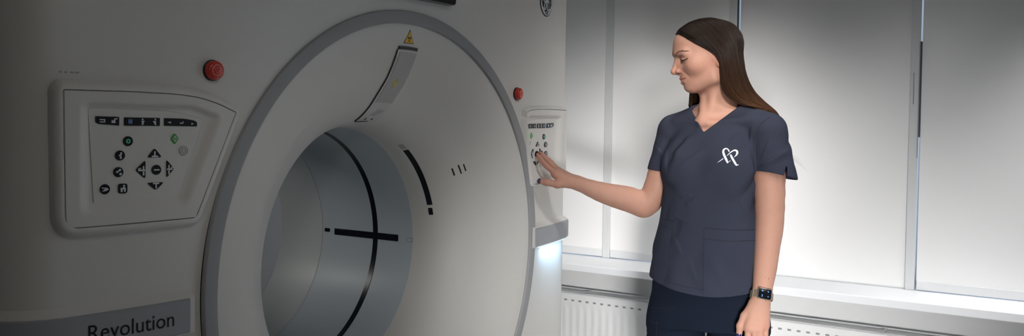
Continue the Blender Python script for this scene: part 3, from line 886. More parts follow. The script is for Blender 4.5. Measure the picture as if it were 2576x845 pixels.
def chest(P):
    d = loft(P, TS, PHI, 2.3)
    for a, b in (((.045,-.03,1.445), (.165,.035,1.395)), ((.02,-.035,1.445), (-.100,-.062,1.387))):
        d = smin(d, rc(P, a, b, .030, .040), .04)
    d = smin(d, rc(P, (.0,.050,1.410), (.130,.062,1.420), .0065, .007), .020)
    d = smin(d, rc(P, (-.022,.042,1.410), (-.092,-.016,1.412), .0065, .007), .020)
    return d
def neck(P):
    d = rc(P, (.010,-.022,1.575), (.034,-.026,1.425), .046, .053)
    d = smin(d, rc(P, (.030,.024,1.555), (.000,.030,1.424), .011, .008), .034)
    d = smin(d, rc(P, (-.002,-.045,1.555), (-.02,.034,1.428), .010, .009), .022)
    return d
# --- arms and hands
LS = [A3(.172,.045,1.385), A3(.1815,.055,1.25), A3(.1830,.070,1.127), A3(.1770,.092,1.06), A3(.1700,.126,.99), A3(.1620,.150,.932)]
LR = [.047, .0435, .0395, .0348, .0302, .0240]
RS = [A3(-.107,-.057,1.385), A3(-.1400,-.056,1.262), A3(-.183,-.050,1.154), A3(-.245,-.033,1.166), A3(-.326,-.007,1.187), A3(-.400,.024,1.2165)]
RR = [.0390, .0385, .0345, .0370, .0290, .0185]
def hand(P, wr, mcp, fingers, thumb, fr, tr, flat=None):
    d = None
    for m in mcp:
        q = rc(P, wr + (m-mcp.mean(0))*.45, m, .0135, .0112); d = q if d is None else smin(d, q, .016)
    d = smin(d, rc(P, thumb[0], mcp[0], .0125, .0105), .02)
    f = None
    for i, pts in enumerate(fingers):
        r = fr[i]; q = chain(P, [mcp[i]] + list(pts), [r*1.12, r*1.04, r*.94, r*.80], .004)
        f = q if f is None else np.minimum(f, q)
    d = smin(d, f, .006)
    t = chain(P, thumb, tr, .006)
    return smin(d, t, .007)
Lw = A3(.158,.112,.918)
Lm = np.array([A3(.1225,.140,.8285), A3(.1395,.1455,.8255), A3(.1555,.1430,.8285), A3(.1700,.1345,.8375)])
Lf = [[A3(.118,.149,.786), A3(.117,.139,.762), A3(.117,.126,.744)],
      [A3(.1365,.155,.779), A3(.1355,.144,.753), A3(.135,.130,.733)],
      [A3(.1540,.151,.783), A3(.1530,.140,.757), A3(.152,.126,.739)],
      [A3(.1700,.142,.800), A3(.1690,.133,.780), A3(.168,.121,.765)]]
Lt = [A3(.138,.118,.893), A3(.111,.128,.857), A3(.099,.133,.829), A3(.0965,.131,.805)]
Rw = A3(-.403,.020,1.218)
Rm = np.array([A3(-.4565,.043,1.2455), A3(-.4560,.024,1.2530), A3(-.4530,.005,1.2525), A3(-.4490,-.012,1.2450)])
Rf = [[A3(-.4850,.049,1.2700), A3(-.5030,.050,1.2895), A3(-.5120,.050,1.3040)],
      [A3(-.4830,.028,1.2850), A3(-.5000,.030,1.3000), A3(-.5085,.031,1.3095)],
      [A3(-.4800,.006,1.2790), A3(-.4965,.007,1.2900), A3(-.5040,.008,1.2970)],
      [A3(-.4760,-.014,1.2700), A3(-.4910,-.012,1.2810), A3(-.5015,-.010,1.2890)]]
Rt = [A3(-.418,.036,1.217), A3(-.4490,.054,1.2135), A3(-.4830,.060,1.2195), A3(-.5035,.062,1.2222)]
DT = A3(.0030,.042,0); Lw = Lw+DT; Lm = Lm+DT; Lf = [[p+DT for p in f] for f in Lf]; Lt = [p+DT for p in Lt]
DR = A3(-.0065,.018,0); Rm = Rm+DR; Rf = [[p+DR for p in f] for f in Rf]; Rt = [Rt[0]+DR*.6]+[p+DR for p in Rt[1:]]; Rw = Rw+DR*.4
FR = [.0083, .0085, .0081, .0070]
TR = [.0150, .0118, .0104, .0085]
def dens(L, r, n):
    q = cr_spline(np.c_[np.array(L), np.array(r)], n); return [p[:3] for p in q], list(q[:, 3])
LSd, LRd = dens(LS, LR, 16); RSd, RRd = dens(RS, RR, 18)
def larm(P):
    d = chain(P, LSd, LRd, .012)
    # flatten the wrist a little across the back of the hand
    return smin(d, hand(P, Lw, Lm, Lf, Lt, FR, TR), .020)
def rarm(P):
    d = chain(P, RSd, RRd, .012)
    d = smin(d, rc(P, (-.193,-.052,1.135), (-.186,-.055,1.150), .018, .03), .03)
    return smin(d, hand(P, Rw, Rm, Rf, Rt, FR, TR), .018)
LEG = [([A3(-.078,-.012,.84), A3(-.088,-.015,.68), A3(-.085,-.02,.50), A3(-.083,-.03,.36), A3(-.082,-.035,.14)], [.085,.078,.055,.050,.036]),
       ([A3(.092,.012,.84), A3(.100,.015,.68), A3(.100,.02,.50), A3(.099,.01,.36), A3(.098,.005,.14)], [.085,.078,.055,.050,.036])]
def legs(P):
    d = None
    for p, r in LEG:
        q = chain(P, p, r, .03); d = q if d is None else smin(d, q, .01)
    for ank in ((-.082,-.035,.12), (.098,.005,.12)):
        a = A3(*ank); d = smin(d, rc(P, a, a + A3(-.045,.105,-.045), .033, .022), .03)
    return d
def upper(P):
    d = smin(head(P), neck(P), .020)
    return smin(d, chest(P), .030)
def lower(P): return smin(loft(P, TS, PHI, 2.3), legs(P), .03)

person = empty('person', (PO[0], PO[1], FLOOR))
tag(person, 'woman with long brown hair in navy scrubs pressing the scanner panel', 'person')
parts = []
parts.append(extract(upper, (-.17,-.15,1.34), (.23,.15,1.745), .0017))
parts.append(extract(rarm, (-.545,-.12,1.10), (-.085,.10,1.34), .0017))
parts.append(extract(larm, (.070,-.01,.705), (.250,.245,1.33), .0017))
parts.append(extract(lower, (-.22,-.16,FLOOR+.005), (.24,.19,1.37), .0065))
BV = []; BF = []; n = 0
for V, F in parts: BV.append(V); BF.append(F+n); n += len(V)
BV = np.concatenate(BV); BF = np.concatenate(BF)
M_skin = mat('skin', (0, 0, 0), 0.55, spec=0.28, vary=0.07, scale=45, bump=0.06, bscale=700, sss=0.12, attr='tint')
body = fastmesh('body', LW(BV), BF, M_skin, person)
def skin_tint(V):
    base = np.array([.500, .272, .200]); C = np.repeat(base[None], len(V), 0)
    hm = V[:, 2] > 1.44
    Q = toH(V[hm]); S = Q.copy(); S[:, 1] = np.abs(S[:, 1])
    c = C[hm]
    dl = np.minimum(chain(S, UL, [.0022, .0040, .0050, .0040, .0022], .002), chain(S, LLp, [.0020, .0046, .0058, .0046, .0020], .002))
    w = np.clip(1-(dl-.0008)/.0014, 0, 1)[:, None]*(Q[:, :1] > .07)
    c = c*(1-w*.95) + np.array([.36, .105, .095])*w*.95
    for ce, r, col, k in (((.070, .045, -.004), .030, (0.533, 0.249, 0.189), .45), ((.118, 0, .0), .016, (0.533, 0.232, 0.172), .5), ((.0, .075, .0), .025, (0.533, 0.215, 0.163), .5), ((.098, .016, -.004), .008, (0.473, 0.206, 0.155), .4)):
        q = np.exp(-((np.linalg.norm(S-np.array(ce), axis=1)/r)**2))[:, None]*k
        c = c*(1-q) + np.array(col)*q
    C[hm] = c
    for pts in (Lm, Rm, [f[0] for f in Lf], [f[0] for f in Rf], [f[2] for f in Rf], [Rt[2]], [A3(-.186,-.05,1.13)]):
        for p in pts:
            q = np.exp(-((np.linalg.norm(V-p, axis=1)/.014)**2))[:, None]*.35
            C = C*(1-q) + np.array([.53, .225, .175])*q
    return C
C = skin_tint(BV)
# two small moles on the left forearm and one on the cheek side
for p, r in ((A3(.178,.125,.968), .0015), (A3(.1695,.122,.972), .0010)):
    q = (np.linalg.norm(BV[:, [0, 2]]-p[[0, 2]], axis=1) < r) & (BV[:, 1] > .08)
    C[q] = (.20, .10, .07)
at = body.data.attributes.new('tint', 'FLOAT_COLOR', 'POINT')
at.data.foreach_set('color', np.c_[C, np.ones(len(C))].astype(np.float32).ravel())
def march(fn, o, d, t0, t1, n=120):
    """outermost surface hit along a ray (local coordinates)"""
    o = np.asarray(o, float); d = np.asarray(d, float); d = d/np.linalg.norm(d)
    t = np.linspace(t0, t1, n); v = fn(o + t[:, None]*d)
    s = np.nonzero((v[:-1] > 0) & (v[1:] <= 0))[0]
    if not len(s): return None
    i = s[0]; return o + d*(t[i] + (t[i+1]-t[i])*v[i]/(v[i]-v[i+1]))
# --- brows and lashes
M_brow = mat('brow_hair', (.11, .062, .042), .7)
M_lash = mat('lash_hair', (.010, .007, .006), .6)
def brow(sg, parent):
    r_ = random.Random(3); b = MB()
    K = [A3(.0965,.0135,.0440), A3(.0925,.0205,.0495), A3(.086,.030,.0538), A3(.076,.041,.0535), A3(.064,.050,.0490)]
    for i in range(130):
        u = r_.random()*3.999; k = int(u); f = u-k
        p = K[k]*(1-f) + K[k+1]*f
        wd = .0022*(1-.55*(u/4)) ; p = p + A3(0, 0, r_.uniform(-wd, wd)); p[1] *= sg
        L = .0055 + .002*r_.random()
        dr = (K[min(k+1, 4)]-K[k]); dr = dr/np.linalg.norm(dr); dr = dr*np.array([1, sg, 1]) + A3(0, 0, .55*(1-u/4) + r_.uniform(-.15, .15)); dr /= np.linalg.norm(dr)
        pts = []
        for q in (0, .5, 1):
            c = p + dr*L*q
            o = frH(c) ; out = frH(c + A3(.02, sg*.012, 0)) - frH(c); out /= np.linalg.norm(out)
            h = march(head, o + out*.03, -out, 0, .06, 60)
            if h is None: break
            pts.append(LW(h + out*.0003*(1+q)))
        if len(pts) == 3: b.tube(pts, [.00019, .00017, .00007], 3, False)
    return b.build('eyebrow', M_brow, parent)
def lash(sg, parent):
    b = MB(); K = np.array([(.0960,.0180,.0318), (.0935,.0240,.0288), (.0890,.0320,.0262), (.0820,.0400,.0262), (.0715,.0490,.0290)])
    K = cr_spline(K, 21); ps = []
    for k in K:
        c = frH(k*np.array([1, sg, 1])); o = HF*.8 + HL*sg*.6; o /= np.linalg.norm(o)
        h = march(head, c + o*.02, -o, 0, .05, 120)
        if h is not None: ps.append((h, o))
    n = len(ps)
    b.tube([LW(h + o*.0003) for h, o in ps], [.0004 + .0009*math.sin(PI*i/(n-1))**.6 for i in range(n)], 6)
    for i, (h, o) in enumerate(ps[3:]):
        for j in range(3):
            tip = o*(.0045 + .003*i/n) - HU*(.0028 + .0006*j) + HL*sg*(.0016*(i/n)) + HF*.0005*(j-1)
            b.tube([LW(h), LW(h + tip*.55 - HU*.0006), LW(h + tip)], [.00034, .00024, .00008], 3, False)
    return b.build('eyelashes', M_lash, parent)
for sg in (1, -1): brow(sg, person); lash(sg, person)
# --- navy nails
M_nail = mat('nail_polish', (.018, .020, .095), .18, spec=.6, coat=.6)
def nail(tip, prev, out, w, L, parent):
    tip = np.asarray(tip); ax = tip-np.asarray(prev); ax /= np.linalg.norm(ax)
    out = np.asarray(out, float); out = out - ax*(out@ax); out /= np.linalg.norm(out); sd = np.cross(ax, out)
    V = []; F = []; NU, NVv = 6, 6
    for i in range(NU+1):
        u = -.70 + 1.60*i/NU
        for j in range(NVv+1):
            v = (j/NVv-.5)*2; ww = w*(max(.02, 1-abs((u-.10)/.86)**3.2))**.5
            a = v*1.05
            p = tip + ax*(u*L*.62) + sd*math.sin(a)*ww + out*(math.cos(a)*ww*1.0 + .0006 - .25*L*max(0, u-.2)**2)
            V.append(p)
    n0 = len(V)
    V += [p - out*.0012 for p in V]
    k = NVv+1
    for i in range(NU):
        for j in range(NVv):
            a = i*k+j; F.append((a, a+1, a+k+1, a+k)); F.append((n0+a+k, n0+a+k+1, n0+a+1, n0+a))
    edge = [j for j in range(k)] + [i*k+NVv for i in range(1, NU+1)] + [NU*k+j for j in range(NVv-1, -1, -1)] + [i*k for i in range(NU-1, 0, -1)]
    for i in range(len(edge)):
        a, c = edge[i], edge[(i+1) % len(edge)]; F.append((a, n0+a, n0+c, c))
    o = mesh('fingernail', LW(np.array(V)), F, M_nail, parent, True)
    return o
tag(nail(Rt[3], Rt[2], A3(.05,.9,.25), .0091, .0135, person), 'navy thumb nail of the hand on the panel')
for i in range(4):
    nail(Rf[i][2], Rf[i][1], A3(.8,-.42,.65), FR[i]*.80+.0006, .0105, person)
    nail(Lf[i][2], Lf[i][1], A3(.0,1,-.5), FR[i]*.80+.0006, .0105, person)
nail(Lt[3], Lt[2], A3(-.25,1,0), .0090, .0120, person)
# ------------------------------------------------------------------ clothing
M_scrub = mat('scrub_navy', (.034, .038, .058), .88, spec=.10, vary=.12, scale=9, bump=.10, bscale=1500)
M_trouser = mat('trouser_navy', (.0085, .0125, .023), .88, spec=.08, vary=.12, scale=9, bump=.10, bscale=1500)
M_stitch = mat('seam_navy', (.016, .019, .032), .8)
M_logo = mat('print_white', (.80, .83, .88), .6)
M_shoe = mat('shoe_white', (.75, .75, .76), .5); M_sole = mat('sole_grey', (.35, .35, .36), .7)
GT = [(.80,.016,.0,.196,.140),(.88,.016,.0,.190,.136),(.916,.017,.0,.187,.133),(.97,.016,.0,.181,.128),(1.03,.015,.0,.174,.122),(1.10,.013,-.002,.158,.114),(1.175,.013,-.004,.147,.112),(1.25,.014,-.006,.141,.113),(1.31,.017,-.010,.141,.108),(1.36,.020,-.013,.138,.096),(1.40,.024,-.016,.118,.078),(1.43,.028,-.020,.085,.056)]
GT_ = np.array(GT)
SLL = (A3(.178,.040,1.388), A3(.2005,.062,1.245)); SLR = (A3(-.107,-.058,1.385), A3(-.1395,-.056,1.245))
nL = A3(-.19, .12, -.97); nL /= np.linalg.norm(nL); eL = A3(.2005,.062,1.2595)
nR = A3(-.13, .02, -.99); nR /= np.linalg.norm(nR); eR = A3(-.150,-.05,1.2580)
_fr = np.random.RandomState(5)
def _waves(d, n, k0, k1):
    """random waves whose crests run roughly along direction d"""
    d = np.asarray(d, float); d /= np.linalg.norm(d); out = []
    for _ in range(n):
        v = _fr.randn(3); v -= d*(v@d)*.86; v /= np.linalg.norm(v); out.append((v*_fr.uniform(k0, k1), _fr.rand()*6.28))
    return out
def wav(P, W):
    s_ = 0
    for k, p in W: s_ = s_ + np.sin(P@k + p)
    return s_/math.sqrt(len(W))
W_a = _waves((.5, .1, -.85), 9, 45, 130); W_b = _waves((-.75, .1, -.6), 9, 45, 130); W_c = _waves((.1, 0, -1), 6, 22, 60); W_s = _waves((.85, .2, .45), 8, 70, 170); W_m = _waves((.3, .4, .8), 5, 8, 18)
ridge = lambda x: np.where(x > 0, x, .45*x)
CR_S = [(0.1393, 1.2854, 0.2333, 1.3402, 0.007, 0.0065), (0.1512, 1.3045, 0.181, 1.383, 0.005, 0.006), (0.169, 1.2664, 0.2167, 1.2961, 0.003, 0.005), (0.1845, 1.3676, 0.2167, 1.4069, 0.003, 0.006)]
CR_R = [(-0.1333, 1.3616, -0.1667, 1.308, 0.0035, 0.006), (-0.1262, 1.3021, -0.1607, 1.3354, 0.0035, 0.006)]
CR_T = [(0.1262, 1.4069, 0.119, 1.3259, 0.0045, 0.009), (0.119, 1.3259, 0.1393, 1.2569, 0.005, 0.008), (0.0952, 1.3854, 0.0595, 1.3592, 0.0025, 0.006), (-0.1167, 1.3438, -0.081, 1.383, 0.004, 0.0065), (-0.1071, 1.3116, -0.0536, 1.3735, 0.003, 0.007), (-0.0952, 1.2723, -0.0119, 1.3354, 0.0022, 0.008), (-0.081, 1.1878, -0.0452, 1.1997, 0.003, 0.005), (-0.0643, 1.1688, -0.0333, 1.183, 0.0026, 0.005), (-0.0952, 1.1295, -0.0417, 1.1116, 0.0022, 0.006), (0.0714, 1.2188, 0.1095, 1.1354, 0.003, 0.01), (0.0238, 1.0164, 0.0595, 0.945, 0.0024, 0.012), (-0.0952, 1.064, -0.069, 1.0164, 0.003, 0.009), (0.0833, 1.0402, 0.125, 0.9569, 0.0026, 0.012), (-0.0476, 1.0045, -0.0238, 0.939, 0.002, 0.01)]
CR_V = [(0.1405, 1.3854, 0.1381, 1.2545, 0.005, 0.008), (-0.119, 1.3676, -0.1202, 1.2545, 0.0035, 0.007)]
def creases(P, L, t0=.02):
    """sharp-topped creases along given lines of the front of the cloth"""
    o = 0
    for r0, z0, r1, z1, A, w in L:
        dx, dz = r1-r0, z1-z0; n = math.hypot(dx, dz)
        h = ((P[:, 0]-r0)*dx + (P[:, 2]-z0)*dz)/(n*n); sd = ((P[:, 0]-r0)*-dz + (P[:, 2]-z0)*dx)/n
        if dx < 0: sd = -sd
        ends = np.clip(np.minimum(h, 1-h)/.25 + .2, 0, 1)
        prof = np.where(sd > 0, np.exp(-(sd/(w*.45))**2), np.exp(-(sd/(w*1.8))**2))
        o = o + A*ends*prof
    return o*np.clip((P[:, 1]-t0)/.03, 0, 1)
def folds(P):
    r, t, z = P[:, 0], P[:, 1], P[:, 2]
    m = np.clip(.5 + .6*wav(P, W_m), 0, 1.2)
    w = .0023*ridge(wav(P, W_a)-.3)*m + .0023*ridge(wav(P, W_b)-.3)*(1.15-m)
    w = w + .0036*np.clip((1.14-z)/.22, 0, 1)*wav(P, W_c)
    arm = np.exp(-((z-1.25)/.09)**2)*np.exp(-((r-.115)/.055)**2) + .8*np.exp(-((z-1.30)/.09)**2)*np.exp(-((r+.10)/.045)**2)
    w = w - creases(P, CR_T) + creases(P, CR_V)
    return w + .0030*arm*ridge(wav(P, W_b))
def sl_fold(P, c):
    z = P[:, 2]
    return -creases(P, CR_S, .03) - creases(P, CR_R, -.06) + (.0022*ridge(wav(P, W_s)))*np.clip((1.41-z)/.06, 0, 1)*np.clip((z-1.262)/.03, .3, 1)
def g_out(P):
    d = loft(P, GT, PHI, 2.35)
    c, s = math.cos(PHI), math.sin(PHI)
    for sg in (-1, 1):
        b = (.016 + sg*.072*c - .060*s, -.008 + sg*.072*s + .060*c, 1.275)
        d = smin(d, el(P, b, (.060, .052, .062)), .05)
    d = smin(d, chest(P)-.0055, .012)
    d = smin(d, rc(P, (.080,-.012,1.428), SLL[0], .036, .050), .03)
    d = smin(d, rc(P, (-.020,-.032,1.428), SLR[0], .033, .045), .03)
    d = d + folds(P)
    l = rc(P, SLL[0], SLL[1], .0505, .0615) + sl_fold(P, .18)
    r = rc(P, SLR[0], SLR[1], .0465, .0475) + sl_fold(P, -.12)
    l = smin(l, rc(P, LS[0], LS[1], .0530, .0500), .01); r = smin(r, rc(P, RS[0], RS[1], .0450, .0440), .01)
    return d, l, r
def hem_z(P): return .900 + 1.0*P[:, 0]**2
def garment(P):
    d, l, r = g_out(P)
    # hollow hem, then trimmed
    d = smax(d, -np.maximum(d+.0045, P[:, 2]-(hem_z(P)+.045)), .001)
    d = np.maximum(d, hem_z(P)-P[:, 2])
    l = np.maximum(l, (P-eL)@nL); r = np.maximum(r, (P-eR)@nR)
    cl = rc(P, SLL[0]+(SLL[1]-SLL[0])*.55, SLL[0]+(SLL[1]-SLL[0])*1.3, .0505, .0585)
    cr = rc(P, SLR[0]+(SLR[1]-SLR[0])*.60, SLR[0]+(SLR[1]-SLR[0])*1.3, .0425, .0432)
    l = smax(l, -(cl+sl_fold(P, 0)), .001); r = smax(r, -(cr+sl_fold(P, 0)), .001)
    # small vent notch in the near sleeve
    nv = np.maximum(np.abs((P[:, 0]-.222)-.10*(P[:, 2]-1.26))-.0045*np.clip((1.297-P[:, 2])/.03, 0, 1), P[:, 2]-1.297)
    l = np.maximum(l, -np.maximum(nv, .06-P[:, 1]))
    g = smin(smin(d, l, .014), r, .010)
    # neckline
    sL = (P[:, 0]+.0131)*-.870 + (P[:, 2]-1.3835)*-.493
    sR = (P[:, 0]+.0131)*.615 + (P[:, 2]-1.3835)*-.788
    v = np.maximum(smax(sL, sR, .004), -(P[:, 1]+.030))
    nk = rc(P, (.022,-.024,1.54), (.037,-.028,1.40), .058, .0625)
    g = smax(g, -v, .003)
    return smax(g, -nk, .004)
V, F = extract(garment, (-.20,-.17,.885), (.29,.17,1.49), .0026)
top = fastmesh('scrub_top', LW(V), F, M_scrub, person)
HT = [(.74,.012,0,.172,.112),(.80,.012,0,.178,.118),(.86,.0125,0,.178,.120),(.91,.0125,0,.176,.118),(.96,.0125,0,.164,.110),(1.0,.0125,0,.150,.102)]
TL_ = [([A3(-.0835,-.014,.80), A3(-.0895,-.016,.70), A3(-.088,-.02,.50), A3(-.088,-.03,.32), A3(-.087,-.035,.13)], [.0895,.0875,.074,.068,.064]),
       ([A3(.1000,.014,.80), A3(.1025,.016,.70), A3(.1030,.02,.50), A3(.1025,.01,.32), A3(.1020,.005,.13)], [.0905,.0890,.075,.069,.065])]
W_t = _waves((.9, .2, .3), 8, 40, 110)
def trousers(P):
    d = loft(P, HT, PHI, 2.4); d = np.maximum(d, .790-P[:, 2])
    lg = None
    for p, r in TL_:
        q = chain(P, p, r, .03); lg = q if lg is None else np.minimum(lg, q)
    d = smin(d, lg, .030)
    r, t, z = P[:, 0], P[:, 1], P[:, 2]
    d = d + .0028*ridge(wav(P, W_t)-.2)*np.clip((.92-z)/.1, .3, 1)
    d = np.maximum(d, P[:, 2]-.99)
    d = np.maximum(d, .125-P[:, 2])
    inn = None
    for p, r_ in TL_:
        q = rc(P, p[3], p[4]+A3(0, 0, -.05), r_[3]-.004, r_[4]-.004); inn = q if inn is None else np.minimum(inn, q)
    return np.maximum(d, -np.maximum(inn, P[:, 2]-.22))
V, F = extract(trousers, (-.20,-.15,.115), (.22,.16,1.0), .0040)
trs = fastmesh('trousers', LW(V), F, M_trouser, person)
# shoes
for a, nm in ((A3(-.082,-.035,0), 'r'), (A3(.098,.005,0), 'l')):
    dr = A3(-.045,.105,0); dr /= np.linalg.norm(dr); z0 = FLOOR
    def shoe(P, a=a):
        h = a + A3(0, 0, z0+.045) - dr*.035; toe = a + A3(0, 0, z0+.036) + dr*.135; mid = a + A3(0, 0, z0+.062) + dr*.04
        d = smin(rc(P, h, toe, .041, .036), rc(P, h + A3(0,0,.02), mid, .040, .036), .03)
        d = smin(d, rc(P, h + A3(0,0,.01)+dr*.02, a + A3(0,0,.135), .042, .044), .03)
        d = np.maximum(d, z0+.018-P[:, 2]); d = np.maximum(d, P[:, 2]-(z0+.098))
        return np.maximum(d, -rc(P, a + A3(0,0,.125), a + A3(0,0,.3), .037, .04))
    def sole(P, a=a):
        h = a + A3(0, 0, z0+.02) - dr*.037; toe = a + A3(0, 0, z0+.02) + dr*.137
        d = rc(P, h, toe, .045, .040)
        return np.maximum(np.maximum(d, P[:, 2]-(z0+.026)), z0+.0005-P[:, 2])
    lo = a + A3(-.14,-.14,FLOOR-.002); hi = a + A3(.12,.20,FLOOR+.19)
    V, F = extract(shoe, lo, hi, .0045); s_ = fastmesh('shoe', LW(V), F, M_shoe, person)
    V, F = extract(sole, lo, hi, .0045); fastmesh('sole', LW(V), F, M_sole, s_)
# --- things lying on the cloth surface
def surf_grid(fn, pts, off, lift=(0, 0, 0)):
    """push (r, z) points onto the front of the cloth"""
    pts = np.asarray(pts, float)
    o = np.c_[pts[:, 0], np.full(len(pts), .30), pts[:, 1]]
    t = o[:, 1].copy(); done = np.zeros(len(pts), bool)
    for _ in range(60):
        q = np.c_[pts[:, 0], t, pts[:, 1]]; d = fn(q)
        t = t - np.clip(d*.8, -.004, .02)
    q = np.c_[pts[:, 0], t, pts[:, 1]]
    e = .002; G = np.stack([(fn(q + np.eye(3)[a]*e) - fn(q - np.eye(3)[a]*e))/(2*e) for a in range(3)], 1)
    G /= np.maximum(np.linalg.norm(G, axis=1), 1e-6)[:, None]
    return q + G*off
gsolid = lambda P: smin(smin(*g_out(P)[:2], .014), g_out(P)[2], .010)
def cloth_patch(name, quad, m, parent, th=.0022, nu=26, nv=26, fn=gsolid):
    """quad: four (r,z) corners bl, br, tr, tl"""
    q = [np.array(p) for p in quad]
    U = np.linspace(0, 1, nu+1); W = np.linspace(0, 1, nv+1)
    pts = np.array([(q[0]*(1-u)+q[1]*u)*(1-w) + (q[3]*(1-u)+q[2]*u)*w for u in U for w in W])
    top_ = surf_grid(fn, pts, th); bot = surf_grid(fn, pts, -.001)
    V = np.r_[top_, bot]; n0 = len(pts); F = []; k = nv+1
    for i in range(nu):
        for j in range(nv):
            a = i*k+j; F.append((a, a+k, a+k+1, a+1))
    edge = [i*k for i in range(nu+1)] + [nu*k+j for j in range(1, nv+1)] + [i*k+nv for i in range(nu-1, -1, -1)] + [j for j in range(nv-1, 0, -1)]
    for i in range(len(edge)):
        a, c = edge[i], edge[(i+1) % len(edge)]; F.append((a, n0+a, n0+c, c))
    return mesh(name, LW(V), F, m, parent, True, 50)
def cloth_line(name, pts, w, m, parent, th=.0016, fn=gsolid, n=40):
    pts = np.array(pts, float); seg = np.r_[0, np.cumsum(np.linalg.norm(np.diff(pts, axis=0), axis=1))]
    t = np.linspace(0, seg[-1], n); P = np.c_[np.interp(t, seg, pts[:, 0]), np.interp(t, seg, pts[:, 1])]
    S = surf_grid(fn, P, th)
    return MB().tube([tuple(p) for p in LW(S)], w, 6).build(name, m, parent, True)
# ------------------------------------------------------------------ print, pockets, seams on the scrub top
def print_logo():
    f = lambda x, y: (.0633+(x-585)*1.055e-4, 1.3282-(y-225)*1.118e-4)
    S = [[(568,226,40),(556,190,38),(522,152,32),(482,141,30),(440,158,42),(411,195,56),(408,240,66),(430,310,69),(470,390,69),(508,462,67),(529,512,40),(533,527,8)],
         [(520,520,16),(570,483,18),(612,447,9)],
         [(258,517,3),(330,466,16),(412,404,25)],
         [(512,326,14),(570,275,25),(630,225,31),(690,190,38),(740,182,46),(782,207,58),(793,250,62),(775,300,48),(740,336,28),(700,366,6)],
         [(606,298,46),(640,370,60),(690,450,63),(738,528,63),(768,572,44),(795,566,32),(836,552,4)]]
    mb = MB()
    for st in S:
        P = np.array([f(x, y) for x, y, w in st]); W = np.array([w for *_, w in st])*.98e-4
        d = np.r_[0, np.cumsum(np.linalg.norm(np.diff(P, axis=0), axis=1))]; n = 44
        t = np.linspace(0, d[-1], n)
        # smooth interpolation
        Q = np.c_[np.interp(t, d, P[:, 0]), np.interp(t, d, P[:, 1])]; w = np.interp(t, d, W)
        for _ in range(3): Q[1:-1] = .25*Q[:-2]+.5*Q[1:-1]+.25*Q[2:]
        T = np.gradient(Q, axis=0); T /= np.linalg.norm(T, axis=1)[:, None]; N = np.c_[-T[:, 1], T[:, 0]]
        rows = [Q+N*w[:, None]*k/2 for k in (-1, 0, 1)]
        top_ = [surf_grid(gsolid, r_, .0011) for r_ in rows]; lo_ = [surf_grid(gsolid, r_, -.0004) for r_ in (rows[0], rows[2])]
        V = np.concatenate([lo_[0]] + top_ + [lo_[1]]); F = []
        for j in range(4):
            for i in range(n-1): F.append((j*n+i, j*n+i+1, (j+1)*n+i+1, (j+1)*n+i))
        for i in (0, n-1): F.append(tuple(j*n+i for j in range(5)))
        mb.add([tuple(v) for v in LW(V)], F)
    o = mb.build('chest_print', M_logo, top, True); tag(o, 'white interlaced heart-shaped line emblem')
print_logo()
cloth_patch('pocket', [(-.0035,.912), (.146,.925), (.142,1.098), (-.0048,1.1005)], M_scrub, top, .0022)
cloth_line('pocket_seam', [(-.0064,1.0695), (.07,1.066), (.140,1.0688)], .0008, M_stitch, top, .0026)
cloth_line('pocket_seam', [(-.0048,1.1005), (.07,1.0985), (.142,1.098)], .0007, M_stitch, top, .0022)
cloth_line('pocket_seam', [(-.0963,1.1135), (-.1000,1.02), (-.1080,.960), (-.1200,.922)], .0011, M_stitch, top, .0012)
cloth_line('pocket_seam', [(-.1360,1.0951), (-.118,1.0900), (-.0982,1.0871)], .0010, M_stitch, top, .0012)
cloth_line('pocket_seam', [(-.1360,1.1140), (-.115,1.1130), (-.0963,1.1115)], .0007, M_stitch, top, .0010)
cloth_line('armhole_seam', [(.176,1.432), (.150,1.412), (.135,1.37), (.132,1.32), (.138,1.27)], .0009, M_stitch, top, .0008)
cloth_line('hem_seam', [(-.135,.938), (-.08,.926), (0,.919), (.08,.925), (.16,.944)], .0005, M_stitch, top, .0006)
tsolid = lambda P: trousers(P)
M_stitch = mat('seam_dark_navy', (.0045, .0060, .0110), .85)
cloth_line('pocket_seam', [(-.158,.838), (-.125,.846), (-.0873,.854)], .0009, M_stitch, trs, .0008, tsolid)
cloth_line('pocket_seam', [(-.164,.797), (-.150,.796), (-.135,.797)], .0009, M_stitch, trs, .0008, tsolid)
cloth_line('pocket_seam', [(-.140,.80), (-.142,.74), (-.145,.66)], .0008, M_stitch, trs, .0008, tsolid)
